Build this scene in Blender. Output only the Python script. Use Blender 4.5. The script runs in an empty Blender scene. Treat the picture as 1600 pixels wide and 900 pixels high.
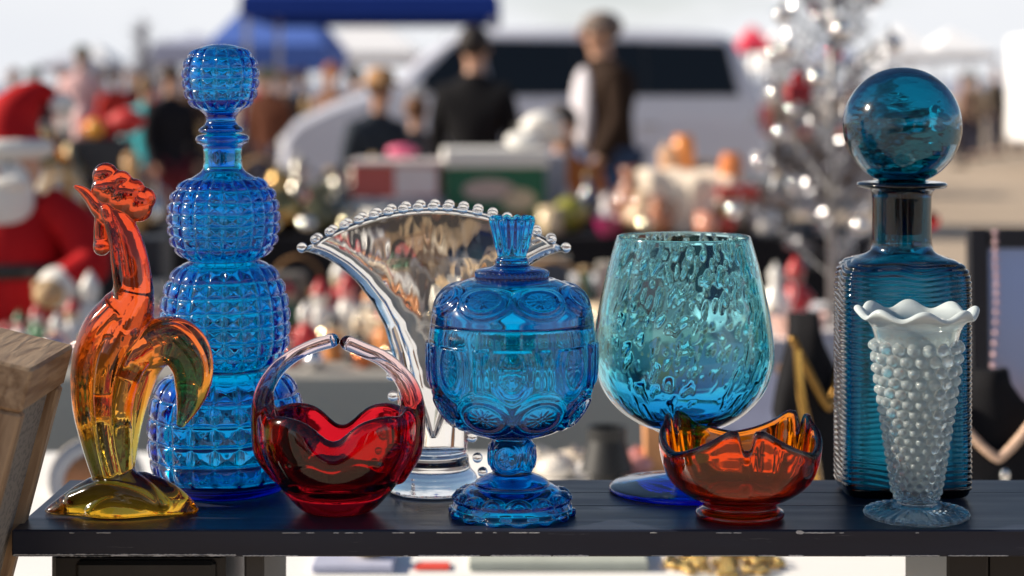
import bpy, math, random
import numpy as np
from mathutils import Vector, Matrix, noise as mn
random.seed(7); rng = np.random.default_rng(7)
sc = bpy.context.scene
COL = sc.collection
R = math.radians
PI = math.pi
# ------------------------------------------------------------------ camera
F = 2925.0          # focal length in pixels of a 1600 px wide frame
HZ = 150.0          # row of the horizon
H = 1.30            # camera height
cam = bpy.data.cameras.new('camera'); camo = bpy.data.objects.new('camera', cam); COL.objects.link(camo)
camo.location = (0, 0, H); camo.rotation_euler = (PI/2, 0, 0)
cam.sensor_width = 36; cam.lens = 36*F/1600
cam.shift_x = 0; cam.shift_y = -(450-HZ)/1600
cam.clip_start = 0.05; cam.clip_end = 3000
cam.dof.use_dof = True; cam.dof.focus_distance = 1.47; cam.dof.aperture_fstop = 4.3
sc.camera = camo
# ------------------------------------------------------------------ light
SUN_EL, SUN_DIR = R(28), Vector((-0.99, 0.03, 0)).normalized()
sd = Vector((SUN_DIR.x*math.cos(SUN_EL), SUN_DIR.y*math.cos(SUN_EL), math.sin(SUN_EL)))
w = bpy.data.worlds.new('World'); sc.world = w; w.use_nodes = True
nt = w.node_tree; nt.nodes.clear()
def N(t, tree=nt, **k):
    n = tree.nodes.new(t)
    for a, b in k.items(): setattr(n, a, b)
    return n
out = N('ShaderNodeOutputWorld'); bg = N('ShaderNodeBackground'); bg.inputs[1].default_value = 0.06
sky = N('ShaderNodeTexSky', sky_type='NISHITA', sun_disc=False, sun_elevation=SUN_EL,
        sun_rotation=math.atan2(SUN_DIR.x, SUN_DIR.y))
sky.air_density = 1.0; sky.dust_density = 0.4; sky.ozone_density = 1.5
tc = N('ShaderNodeTexCoord'); sep = N('ShaderNodeSeparateXYZ'); nt.links.new(tc.outputs['Generated'], sep.inputs[0])
mp = N('ShaderNodeMapping'); mp.inputs['Scale'].default_value = (1.3, 1.3, 5.0); nt.links.new(tc.outputs['Generated'], mp.inputs[0])
nz = N('ShaderNodeTexNoise'); nz.inputs['Scale'].default_value = 1.6; nz.inputs['Detail'].default_value = 6; nz.inputs['Roughness'].default_value = .58
nt.links.new(mp.outputs[0], nz.inputs[0])
rel = N('ShaderNodeMapRange'); rel.inputs[1].default_value = 0.0; rel.inputs[2].default_value = 0.30; rel.inputs[3].default_value = 0.36; rel.inputs[4].default_value = -0.18
nt.links.new(sep.outputs[2], rel.inputs[0])
ad = N('ShaderNodeMath', operation='ADD'); nt.links.new(nz.outputs[0], ad.inputs[0]); nt.links.new(rel.outputs[0], ad.inputs[1])
rm = N('ShaderNodeMapRange'); rm.inputs[1].default_value = .50; rm.inputs[2].default_value = .68; rm.clamp = True
nt.links.new(ad.outputs[0], rm.inputs[0])
cl = N('ShaderNodeMix', data_type='RGBA'); cl.inputs[6].default_value = (8.6, 8.9, 9.6, 1); cl.inputs[7].default_value = (10.9, 10.9, 10.9, 1)
nz2 = N('ShaderNodeTexNoise'); nz2.inputs['Scale'].default_value = 3.5; nz2.inputs['Detail'].default_value = 4; nt.links.new(mp.outputs[0], nz2.inputs[0])
nt.links.new(nz2.outputs[0], cl.inputs[0])
mix = N('ShaderNodeMix', data_type='RGBA'); nt.links.new(rm.outputs[0], mix.inputs[0]); nt.links.new(sky.outputs[0], mix.inputs[6]); nt.links.new(cl.outputs[2], mix.inputs[7])
nt.links.new(mix.outputs[2], bg.inputs[0]); nt.links.new(bg.outputs[0], out.inputs[0])
sun = bpy.data.lights.new('sun', 'SUN'); sun.energy = 5.0; sun.angle = R(0.6); sun.color = (1.0, .88, .72)
suno = bpy.data.objects.new('sun', sun); COL.objects.link(suno); suno.rotation_euler = sd.to_track_quat('Z', 'Y').to_euler()
sc.view_settings.view_transform = 'Standard'; sc.view_settings.look = 'None'; sc.view_settings.exposure = 0.62
sc.view_settings.gamma = 1
cy = sc.cycles
cy.max_bounces = 24; cy.transmission_bounces = 24; cy.glossy_bounces = 8; cy.diffuse_bounces = 3
cy.transparent_max_bounces = 8; cy.volume_bounces = 0
cy.caustics_reflective = True; cy.caustics_refractive = True; cy.blur_glossy = 0.6
cy.sample_clamp_indirect = 12; cy.sample_clamp_direct = 0
cy.use_denoising = True; cy.denoiser = 'OPENIMAGEDENOISE'; cy.use_adaptive_sampling = True; cy.adaptive_threshold = 0.01
# ------------------------------------------------------------------ helpers
def at(px, py, Y): return Vector(((px-800)/F*Y, Y, H-(py-HZ)/F*Y))
def tag(o, label=None, cat=None, group=None, kind=None):
    if label: o['label'] = label
    if cat: o['category'] = cat
    if group: o['group'] = group
    if kind: o['kind'] = kind
    return o
def link(name, me, mat=None, parent=None, loc=None):
    o = bpy.data.objects.new(name, me); COL.objects.link(o)
    if mat is not None and me is not None and len(me.materials) == 0:
        for m in (mat if isinstance(mat, (list, tuple)) else [mat]): me.materials.append(m)
    if parent is not None: o.parent = parent
    if loc is not None: o.location = loc
    return o
def empty(name, loc, label, cat, group=None, rz=0):
    o = bpy.data.objects.new(name, None); COL.objects.link(o); o.location = loc; o.rotation_euler = (0, 0, rz)
    o.empty_display_size = .02
    return tag(o, label, cat, group)
def mesh_np(name, V, Fc, smooth=True):
    """V (n,3) float, Fc list of int arrays (quads (m,4) and tris (m,3))"""
    me = bpy.data.meshes.new(name)
    V = np.asarray(V, dtype=np.float32)
    arrs = [np.asarray(f, dtype=np.int32) for f in Fc if len(f)]
    me.vertices.add(len(V)); me.vertices.foreach_set('co', V.ravel())
    lv = np.concatenate([a.ravel() for a in arrs]); tot = np.concatenate([np.full(len(a), a.shape[1], np.int32) for a in arrs])
    st = np.concatenate([[0], np.cumsum(tot)[:-1]]).astype(np.int32)
    me.loops.add(len(lv)); me.loops.foreach_set('vertex_index', lv)
    me.polygons.add(len(tot)); me.polygons.foreach_set('loop_start', st); me.polygons.foreach_set('loop_total', tot)
    me.polygons.foreach_set('use_smooth', np.full(len(tot), smooth, dtype=bool))
    me.update(calc_edges=True); me.validate()
    return me
class MB:
    """collects simple solids into one mesh"""
    def __init__(s): s.V = []; s.Q = []; s.T = []; s.n = 0
    def add(s, V, Q=(), T=()):
        V = np.asarray(V, float); s.V.append(V)
        if len(Q): s.Q.append(np.asarray(Q)+s.n)
        if len(T): s.T.append(np.asarray(T)+s.n)
        s.n += len(V); return s
    def box(s, x0, x1, y0, y1, z0, z1, M=None, bev=0.0):
        b = min(bev, (x1-x0)*.45, (y1-y0)*.45, (z1-z0)*.45)
        if b <= 0:
            V = np.array([[x, y, z] for z in (z0, z1) for y in (y0, y1) for x in (x0, x1)], float)
            Q = [(0,2,3,1),(4,5,7,6),(0,1,5,4),(2,6,7,3),(0,4,6,2),(1,3,7,5)]; T = []
        else:
            V = []; idx = {}
            for ix, x in enumerate((x0, x1)):
                for iy, y in enumerate((y0, y1)):
                    for iz, z in enumerate((z0, z1)):
                        sx, sy, sz = (1-2*ix)*b, (1-2*iy)*b, (1-2*iz)*b
                        for ax, p in enumerate(((x, y+sy, z+sz), (x+sx, y, z+sz), (x+sx, y+sy, z))):
                            idx[ix, iy, iz, ax] = len(V); V.append(p)
            g = lambda *k: idx[k]
            Q = []
            Q += [(g(0,0,0,0),g(0,0,1,0),g(0,1,1,0),g(0,1,0,0)), (g(1,0,0,0),g(1,1,0,0),g(1,1,1,0),g(1,0,1,0))]
            Q += [(g(0,0,0,1),g(1,0,0,1),g(1,0,1,1),g(0,0,1,1)), (g(0,1,0,1),g(0,1,1,1),g(1,1,1,1),g(1,1,0,1))]
            Q += [(g(0,0,0,2),g(0,1,0,2),g(1,1,0,2),g(1,0,0,2)), (g(0,0,1,2),g(1,0,1,2),g(1,1,1,2),g(0,1,1,2))]
            for a, bb in ((0,0),(0,1),(1,0),(1,1)):
                q = (g(a,bb,0,0),g(a,bb,0,1),g(a,bb,1,1),g(a,bb,1,0)); Q.append(q if (a ^ bb) else q[::-1])
                q = (g(a,0,bb,0),g(a,0,bb,2),g(a,1,bb,2),g(a,1,bb,0)); Q.append(q[::-1] if (a ^ bb) else q)
                q = (g(0,a,bb,1),g(0,a,bb,2),g(1,a,bb,2),g(1,a,bb,1)); Q.append(q if (a ^ bb) else q[::-1])
            T = []
            for ix in (0,1):
                for iy in (0,1):
                    for iz in (0,1):
                        t = (g(ix,iy,iz,0),g(ix,iy,iz,1),g(ix,iy,iz,2)); T.append(t if (ix+iy+iz) % 2 else t[::-1])
            V = np.array(V, float)
        if M is not None: V = np.array([(M @ Vector(v))[:] for v in V])
        return s.add(V, Q, T)
    def tube(s, pts, rad, n=10, cap=True, flat=None):
        P = np.array(pts, float); k = len(P)
        rad = np.full(k, rad, float) if np.isscalar(rad) else np.array(rad, float)
        T = np.gradient(P, axis=0) if k > 2 else np.repeat((P[-1]-P[0])[None], k, 0)
        T /= np.linalg.norm(T, axis=1)[:, None]+1e-12
        up = np.array([0, 1.0, 0]) if abs(T[0][1]) < .9 else np.array([0, 0, 1.0])
        V = []; a = np.linspace(0, 2*PI, n, endpoint=False); U = up
        for i in range(k):
            A = np.cross(U, T[i]); A /= np.linalg.norm(A)+1e-12; U = np.cross(T[i], A)
            fl = 1.0 if flat is None else (flat if np.isscalar(flat) else flat[i])
            V.append(P[i] + rad[i]*(np.cos(a)[:, None]*A + fl*np.sin(a)[:, None]*U))
        V = np.concatenate(V)
        Q = [(i*n+j, i*n+(j+1) % n, (i+1)*n+(j+1) % n, (i+1)*n+j) for i in range(k-1) for j in range(n)]
        Tt = []
        if cap:
            V = np.vstack([V, P[:1], P[-1:]]); c0, c1 = k*n, k*n+1
            Tt = [(c0, (j+1) % n, j) for j in range(n)] + [(c1, (k-1)*n+j, (k-1)*n+(j+1) % n) for j in range(n)]
        return s.add(V, Q, Tt)
    def ball(s, c, r, nu=16, nv=10, sc3=(1, 1, 1), M=None):
        th = np.linspace(0, PI, nv+1)[1:-1]; ph = np.linspace(0, 2*PI, nu, endpoint=False)
        V = [[math.sin(t)*math.cos(p), math.sin(t)*math.sin(p), math.cos(t)] for t in th for p in ph]+[[0,0,1],[0,0,-1]]
        V = np.array(V)*r*np.array(sc3)
        if M is not None: V = V @ np.array(M.to_3x3()).T
        V = V + np.array(c)
        m = nv-1; Q = [(i*nu+j, (i+1)*nu+j, (i+1)*nu+(j+1) % nu, i*nu+(j+1) % nu) for i in range(m-1) for j in range(nu)]
        T = [(m*nu, j, (j+1) % nu) for j in range(nu)] + [(m*nu+1, (m-1)*nu+(j+1) % nu, (m-1)*nu+j) for j in range(nu)]
        return s.add(V, Q, T)
    def lathe(s, prof, n=24, c=(0, 0, 0)):
        P = np.array(prof, float); a = np.linspace(0, 2*PI, n, endpoint=False); k = len(P)
        V = np.stack([P[:, 0][:, None]*np.cos(a), P[:, 0][:, None]*np.sin(a), np.repeat(P[:, 1][:, None], n, 1)], -1).reshape(-1, 3)
        Q = [(i*n+j, i*n+(j+1) % n, (i+1)*n+(j+1) % n, (i+1)*n+j) for i in range(k-1) for j in range(n)]
        V = np.vstack([V, [[0, 0, P[0, 1]], [0, 0, P[-1, 1]]]])
        T = [(k*n, (j+1) % n, j) for j in range(n)] + [(k*n+1, (k-1)*n+j, (k-1)*n+(j+1) % n) for j in range(n)]
        return s.add(V+np.array(c), Q, T)
    def mesh(s, name='mesh', smooth=False):
        return mesh_np(name, np.vstack(s.V), [np.vstack(s.Q) if s.Q else [], np.vstack(s.T) if s.T else []], smooth)
    def build(s, name, mat, parent=None, loc=None, smooth=False, angle=None):
        me = s.mesh(name, smooth or angle is not None)
        o = link(name, me, mat, parent, loc)
        if angle is not None:
            me.set_sharp_from_angle(angle=R(angle))
        return o
# ---- materials
MATS = {}
def principled(name):
    m = bpy.data.materials.new(name); m.use_nodes = True
    return m, m.node_tree, m.node_tree.nodes['Principled BSDF']
def mat(col, rough=.6, metal=0., var=.18, scale=30., bump=0., coat=0., spec=.5, sheen=0., key=None):
    k = (tuple(col), rough, metal, var, scale, bump, coat, spec)
    if k in MATS: return MATS[k]
    m, t, b = principled('mat_%02x%02x%02x' % tuple(int(max(0, min(1, c))*255) for c in col[:3]))
    b.inputs['Roughness'].default_value = rough; b.inputs['Metallic'].default_value = metal
    b.inputs['Coat Weight'].default_value = coat; b.inputs['Specular IOR Level'].default_value = spec if rough < .75 else spec*.25
    tcn = N('ShaderNodeTexCoord', t); n = N('ShaderNodeTexNoise', t); n.inputs['Scale'].default_value = scale; n.inputs['Detail'].default_value = 5
    t.links.new(tcn.outputs['Object'], n.inputs[0])
    mx = N('ShaderNodeMix', t, data_type='RGBA'); mx.inputs[6].default_value = tuple(c*(1-var) for c in col[:3])+(1,)
    mx.inputs[7].default_value = tuple(min(1, c*(1+var)) for c in col[:3])+(1,)
    t.links.new(n.outputs[0], mx.inputs[0]); t.links.new(mx.outputs[2], b.inputs['Base Color'])
    if bump:
        bp = N('ShaderNodeBump', t); bp.inputs['Strength'].default_value = bump; bp.inputs['Distance'].default_value = .01
        t.links.new(n.outputs[0], bp.inputs['Height']); t.links.new(bp.outputs[0], b.inputs['Normal'])
    MATS[k] = m; return m
def glass(name, tint=(1, 1, 1), sigma=None, ior=1.5, rough=0.0, bump=None, grad=None, gnoise=.22):
    """clear glass: sigma = absorption per metre (r,g,b); grad = [(local z, colour)...] tints the surface by height"""
    m, t, b = principled(name)
    b.inputs['Transmission Weight'].default_value = 1; b.inputs['Roughness'].default_value = rough
    b.inputs['IOR'].default_value = ior; b.inputs['Base Color'].default_value = tint+(1,)
    b.inputs['Coat Weight'].default_value = .3; b.inputs['Coat Roughness'].default_value = .13
    tcn = N('ShaderNodeTexCoord', t)
    if grad:
        sp = N('ShaderNodeSeparateXYZ', t); t.links.new(tcn.outputs['Object'], sp.inputs[0])
        gz = sorted(grad); z0, z1 = gz[0][0], gz[-1][0]
        n = N('ShaderNodeTexNoise', t); n.inputs['Scale'].default_value = 25; n.inputs['Detail'].default_value = 3; t.links.new(tcn.outputs['Object'], n.inputs[0])
        mr = N('ShaderNodeMapRange', t); mr.inputs[1].default_value = z0; mr.inputs[2].default_value = z1; t.links.new(sp.outputs[2], mr.inputs[0])
        ma = N('ShaderNodeMath', t, operation='MULTIPLY_ADD'); t.links.new(n.outputs[0], ma.inputs[0]); ma.inputs[1].default_value = gnoise; t.links.new(mr.outputs[0], ma.inputs[2])
        mb = N('ShaderNodeMath', t, operation='SUBTRACT'); t.links.new(ma.outputs[0], mb.inputs[0]); mb.inputs[1].default_value = gnoise/2
        cr = N('ShaderNodeValToRGB', t); t.links.new(mb.outputs[0], cr.inputs[0])
        while len(cr.color_ramp.elements) < len(gz): cr.color_ramp.elements.new(.5)
        for e, (z, c) in zip(cr.color_ramp.elements, gz): e.position = (z-z0)/(z1-z0); e.color = tuple(c)+(1,)
        for e, (z, c) in zip(cr.color_ramp.elements, gz): e.position = (z-z0)/(z1-z0); e.color = tuple(c)+(1,)
        t.links.new(cr.outputs[0], b.inputs['Base Color'])
    if bump:
        n = N('ShaderNodeTexNoise', t); n.inputs['Scale'].default_value = bump[0]; n.inputs['Detail'].default_value = 2
        mp = N('ShaderNodeMapping', t); mp.inputs['Scale'].default_value = bump[3] if len(bump) > 3 else (1, 1, 1)
        t.links.new(tcn.outputs['Object'], mp.inputs[0]); t.links.new(mp.outputs[0], n.inputs[0])
        bp = N('ShaderNodeBump', t); bp.inputs['Strength'].default_value = bump[1]; bp.inputs['Distance'].default_value = bump[2]
        t.links.new(n.outputs[0], bp.inputs['Height']); t.links.new(bp.outputs[0], b.inputs['Normal'])
    if sigma:
        v = N('ShaderNodeVolumeAbsorption', t); d = max(sigma)
        v.inputs['Density'].default_value = d; v.inputs['Color'].default_value = tuple(1-s/d for s in sigma)+(1,)
        t.links.new(v.outputs[0], t.nodes['Material Output'].inputs['Volume'])
    return m
# ---- dense glass lathe in photo pixels
def dens(pts, step):
    """pts: (r, py[, 'c' = corner]) -> dense profile, Catmull-Rom between corners"""
    segs = []; cur = [pts[0][:2]]
    for p in pts[1:]:
        cur.append(p[:2])
        if len(p) > 2: segs.append(cur); cur = [p[:2]]
    if len(cur) > 1: segs.append(cur)
    outp = [np.array(segs[0][0], float)]
    for sg in segs:
        P = np.array(sg, float)
        if len(P) == 2: E = P
        E = np.vstack([2*P[0]-P[1], P, 2*P[-1]-P[-2]])
        for i in range(1, len(E)-2):
            n = max(1, int(round(np.linalg.norm(E[i+1]-E[i])/step)))
            p0, p1, p2, p3 = E[i-1:i+3]
            l1 = np.linalg.norm(p2-p1)
            m1 = (p2-p0)*(l1/(np.linalg.norm(p2-p1)+np.linalg.norm(p1-p0)+1e-9)); m2 = (p3-p1)*(l1/(np.linalg.norm(p3-p2)+l1+1e-9))
            for q in range(1, n+1):
                t = q/n
                outp.append((2*t**3-3*t*t+1)*p1+(t**3-2*t*t+t)*m1+(-2*t**3+3*t*t)*p2+(t**3-t*t)*m2)
    P = np.array(outp); P[:, 0] = np.maximum(P[:, 0], 0); return P
def glathe(pts, b, s, n=128, step=3., disp=None, xf=None, flip=False):
    """returns (V, Q, T); metres, origin on the axis at the base. disp(TH, Rpx, PY, ARC)->normal offset in px; xf(x,y,z) in px"""
    P = dens(pts, step); P = P[1:-1]              # drop poles (r = 0)
    r, py = P[:, 0], P[:, 1]; z = b-py
    dr, dz = np.gradient(r), np.gradient(z); L = np.hypot(dr, dz)+1e-9
    nr, nzv = dz/L, -dr/L
    arc = np.concatenate([[0], np.cumsum(np.hypot(np.diff(r), np.diff(z)))])
    th = np.linspace(0, 2*PI, n, endpoint=False)
    TH, Rr = np.meshgrid(th, r); _, PY = np.meshgrid(th, py); _, AR = np.meshgrid(th, arc)
    d = disp(TH, Rr, PY, AR) if disp else 0
    Rd = Rr+d*nr[:, None]; Z = z[:, None]+d*nzv[:, None]
    X, Y = Rd*np.cos(TH), Rd*np.sin(TH); Z = Z+0*X
    zp0, zp1 = b-dens(pts, step)[0, 1], b-dens(pts, step)[-1, 1]
    if xf: X, Y, Z = xf(X, Y, Z)
    k = len(P)
    V = np.stack([X, Y, Z], -1).reshape(-1, 3)
    V = np.vstack([V, [[0, 0, zp0], [0, 0, zp1]]])*s
    i, j = np.meshgrid(np.arange(k-1), np.arange(n), indexing='ij'); j2 = (j+1) % n
    Q = np.stack([i*n+j, i*n+j2, (i+1)*n+j2, (i+1)*n+j], -1).reshape(-1, 4)
    jj = np.arange(n); j2 = (jj+1) % n
    T = np.vstack([np.stack([np.full(n, k*n), j2, jj], -1), np.stack([np.full(n, k*n+1), (k-1)*n+jj, (k-1)*n+j2], -1)])
    if flip: Q = Q[:, ::-1]; T = T[:, ::-1]
    return V, Q, T
def join(*parts):
    b = MB()
    for p in parts: b.add(*p)
    return b.mesh('glass', True)
def base_of(Y): return HZ+.33*F/Y
SHELF = H-.33
def gloc(cx, Y): return Vector(((cx-800)/F*Y, Y, SHELF+.0006))
# ================================================================== the shelf
def wood_paint():
    m, t, b = principled('navy_paint')
    tcn = N('ShaderNodeTexCoord', t)
    mp = N('ShaderNodeMapping', t); mp.inputs['Scale'].default_value = (6, 60, 60); t.links.new(tcn.outputs['Object'], mp.inputs[0])
    g = N('ShaderNodeTexNoise', t); g.inputs['Scale'].default_value = 1.2; g.inputs['Detail'].default_value = 6; t.links.new(mp.outputs[0], g.inputs[0])
    mp2 = N('ShaderNodeMapping', t); mp2.inputs['Scale'].default_value = (1.6, 22, 22); t.links.new(tcn.outputs['Object'], mp2.inputs[0])
    s = N('ShaderNodeTexNoise', t); s.inputs['Scale'].default_value = 9; s.inputs['Detail'].default_value = 9; s.inputs['Roughness'].default_value = .7; t.links.new(mp2.outputs[0], s.inputs[0])
    r = N('ShaderNodeValToRGB', t); r.color_ramp.elements[0].position = .62; r.color_ramp.elements[1].position = .70; t.links.new(s.outputs[0], r.inputs[0])
    base = N('ShaderNodeMix', t, data_type='RGBA'); base.inputs[6].default_value = (.010, .013, .026, 1); base.inputs[7].default_value = (.026, .033, .056, 1); t.links.new(g.outputs[0], base.inputs[0])
    w2 = N('ShaderNodeMix', t, data_type='RGBA'); w2.inputs[7].default_value = (.15, .16, .18, 1)
    mf = N('ShaderNodeMath', t, operation='MULTIPLY'); mf.inputs[1].default_value = .8; t.links.new(r.outputs[0], mf.inputs[0])
    t.links.new(mf.outputs[0], w2.inputs[0]); t.links.new(base.outputs[2], w2.inputs[6]); t.links.new(w2.outputs[2], b.inputs['Base Color'])
    rr = N('ShaderNodeMapRange', t); rr.inputs[3].default_value = .24; rr.inputs[4].default_value = .50; t.links.new(g.outputs[0], rr.inputs[0]); t.links.new(rr.outputs[0], b.inputs['Roughness'])
    bp = N('ShaderNodeBump', t); bp.inputs['Strength'].default_value = .35; bp.inputs['Distance'].default_value = .0006; t.links.new(g.outputs[0], bp.inputs['Height']); t.links.new(bp.outputs[0], b.inputs['Normal'])
    b.inputs['Specular IOR Level'].default_value = .42
    return m
M_NAVY = wood_paint()
M_CHIP = mat((.62, .62, .60), .8, var=.4, scale=300)
shelf = empty('display_shelf', ((18-800)/F*1.4237+.6, 1.52, SHELF-.0205), 'long navy painted board with chipped white edges carrying all the glassware', 'shelf')
x0 = -.3806
nx, nyy = 400, 24
# top board with slightly uneven worn edges
b = MB(); b.box(x0, .80, 1.4237, 1.6095, SHELF-.0205, SHELF, bev=.0012)
o = b.build('board', M_NAVY, smooth=False); o.parent = shelf; o.matrix_parent_inverse = Matrix.Translation(shelf.location).inverted()
def shelf_part(b, name, m, **k):
    o = b.build(name, m, **k); o.parent = shelf; o.matrix_parent_inverse = Matrix.Translation(shelf.location).inverted(); return o
chips = MB()
def chip(x, z, L, h, y=1.4235):
    n = max(6, int(L/.0012)); xs = np.linspace(x, x+L, n); up = h*(.35+.65*rng.random(n)); up[0] = up[-1] = 0; dn = h*(.3+.5*rng.random(n)); dn[0] = dn[-1] = 0
    V = [[a, y-.00025, z+u] for a, u in zip(xs, up)]+[[a, y-.00025, z-u] for a, u in zip(xs, dn)]
    V += [[a, y+.0006, z+u] for a, u in zip(xs, up)]+[[a, y+.0006, z-u] for a, u in zip(xs, dn)]
    Q = [(n+i, n+i+1, i+1, i) for i in range(n-1)]+[(i, i+1, 2*n+i+1, 2*n+i) for i in range(n-1)]+[(n+i+1, n+i, 3*n+i, 3*n+i+1) for i in range(n-1)]
    chips.add(V, Q)
pxm = 1.4237/F
def sx(px): return (px-800)*pxm
for px, L in ((108, 9), (150, 24), (440, 30), (478, 14), (520, 10), (538, 30), (552, 8), (612, 20), (640, 9), (682, 40), (742, 12), (770, 7), (795, 30), (826, 18), (1015, 12), (1118, 26), (1145, 14), (1311, 8), (1430, 6)):
    chip(sx(px), SHELF-.0022, L*pxm, .00045)
chip(sx(1243), SHELF-.0018, 14*pxm, .0022); chip(sx(1255), SHELF-.0022, 50*pxm, .0006)
x = x0+.002
while x < .42:
    L = rng.uniform(.004, .05); 
    if rng.random() < .78: chip(x, SHELF-.0196, L, rng.uniform(.0003, .0010))
    x += L+rng.uniform(0, .012)
chip(x0+.001, SHELF-.0193, .17, .0012)
shelf_part(chips, 'bare_wood_chips', M_CHIP)['kind'] = 'stuff'
M_BLACK = mat((.012, .012, .013), .35, var=.4, scale=20)
M_CHAR = mat((.06, .058, .055), .6, var=.3, scale=25)
b = MB(); b.box(sx(66), sx(66)+.135, 1.45, 1.60, .60, SHELF-.024, bev=.004); shelf_part(b, 'support_block', M_BLACK)
b = MB(); b.box(sx(66)+.02, sx(66)+.128, 1.444, 1.452, SHELF-.09, SHELF-.029, bev=.003); shelf_part(b, 'drawer_front', mat((.02, .021, .021), .4, var=.5, scale=40))
b = MB(); b.box(sx(370)+.001, sx(404), 1.455, 1.60, .55, SHELF-.0225, bev=.002); shelf_part(b, 'upright', M_CHAR)
b = MB(); b.box(sx(1490), sx(1556), 1.445, 1.60, .0, SHELF-.0225, bev=.002); shelf_part(b, 'leg', M_BLACK)
b = MB(); b.box(sx(1558), sx(1700), 1.46, 1.59, .3, SHELF-.024, bev=.004); shelf_part(b, 'brace', M_BLACK)
for k in range(3):
    b = MB(); b.box(x0+.004, .8, 1.4237+.0625*k-.0003 if k else 1.4245, 1.4237+.0625*k+.0003 if k else 1.4246, SHELF-.0003, SHELF+.0001)
# plank seams on the top: thin recessed lines
b = MB()
for yy, xa, xb in ((1.508, -.02, .30), (1.558, -.36, .8)):
    b.box(xa, xb, yy, yy+.0006, SHELF-.001, SHELF+.00015)
shelf_part(b, 'seam', mat((.09, .09, .10), .7))
# ================================================================== glassware
def gs(Y): return Y/F
# ---- 1 blue stacked-globe decanter
Y = 1.563; bp_, s = base_of(Y), gs(Y)
M_BLUE = glass('azure_glass', tint=(.62, .90, 1.0), sigma=(700, 50, 10))
def rows_disp(bounds, ncol, A, ph=0.):
    def f(TH, Rr, PY, AR):
        outm = np.zeros_like(PY)
        for top, bot, nr, ncol in bounds:
            v = (PY-top+.9*np.sin(3*TH+PY/40)+.6*np.sin(7*TH+1))/(bot-top)*nr; ins = (v > 0) & (v < nr)
            fv = np.abs(v-np.floor(v)-.5); u = TH/(2*PI)*ncol+ph+.035*np.sin(PY/17+2*TH); fu = np.abs(u-np.floor(u)-.5)
            m = 1-2*np.maximum(fu, fv)
            edge = np.sqrt(np.clip(np.sin(np.clip(v/nr, 0, 1)*PI), 0, 1))*.9-.1
            # flat-topped blocks with a shallow pyramid and crossed creases
            blk = .62*np.clip(m*4.2, 0, 1)**.8+.38*m
            outm = np.where(ins, A*blk*np.clip(edge+.4, 0, 1), outm)
        return outm
    return f
outer_n = [None]
pts = [(0, bp_), (82, bp_, 'c'), (89, bp_-3), (96, bp_-9), (100, bp_-14, 'c'), (107, 744), (108, 740, 'c'), (112, 725), (115, 700), (116, 675), (114, 645), (108, 615), (97, 595), (80, 583), (71, 578, 'c'), (71, 573), (81, 562), (91, 546), (95, 520), (95, 490), (91, 462), (82, 436), (68, 415), (54, 408, 'c'), (63, 399), (75, 384), (81, 355), (81, 332), (75, 306), (60, 286), (42, 274), (33, 267), (30, 258), (30, 232), (33, 227), (40, 224), (42, 219), (40, 214), (34, 211), (29, 211),
       (26, 214), (25, 235), (25, 262), (36, 286), (56, 300), (69, 330), (69, 356), (62, 382), (46, 404), (54, 420), (72, 440), (82, 470), (85, 500), (83, 535), (74, 560), (64, 576), (80, 600), (98, 630), (104, 660), (104, 700), (98, 735), (80, 748), (0, 751)]
bounds = [(586, 743, 5, 20), (416, 572, 7, 22), (280, 403, 7, 22)]
fd = rows_disp(bounds, 20, 7.5)
def fdec(TH, Rr, PY, AR):
    ismall = np.cumsum(np.ones_like(PY), axis=0)
    first = np.argmin(PY[:, 0])                      # rim row: everything after is the inside
    m = (np.arange(PY.shape[0]) < first)[:, None]
    return np.where(m, fd(TH, Rr, PY, AR), 0)
dec = empty('glass_decanter', gloc(355, Y), 'tall azure decanter of three stacked waffle-cut globes behind the rooster', 'decanter')
V, Q, T = glathe(pts, bp_, s, 260, 2.0, fdec)
bo = link('bottle', join((V, Q, T)), M_BLUE, dec)
st = [(0, 262), (20, 262, 'c'), (21.5, 240), (22.5, 216), (22.5, 209, 'c'), (34, 207), (35, 204), (33, 201), (27, 197), (23, 190), (25, 181), (33, 173), (47, 159), (53, 140), (55, 120), (52, 100), (44, 86), (32, 76), (15, 71), (0, 70)]
fs = rows_disp([(76, 172, 6, 16)], 14, 6.)
V1 = glathe(st, bp_, s, 196, 2.0, lambda TH, Rr, PY, AR: np.where(Rr > 24, fs(TH, Rr, PY, AR), 0)*(np.clip((Rr-26)/14, 0, 1)))
V2 = glathe([(0, 166), (20, 164), (38, 150), (44, 125), (38, 98), (20, 82), (0, 80)], bp_, s, 64, 4., None, flip=True)
so = link('stopper', join(V1, V2), M_BLUE, dec); so.location.x = -2*s
dec.rotation_euler.y = R(-.75)
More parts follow.
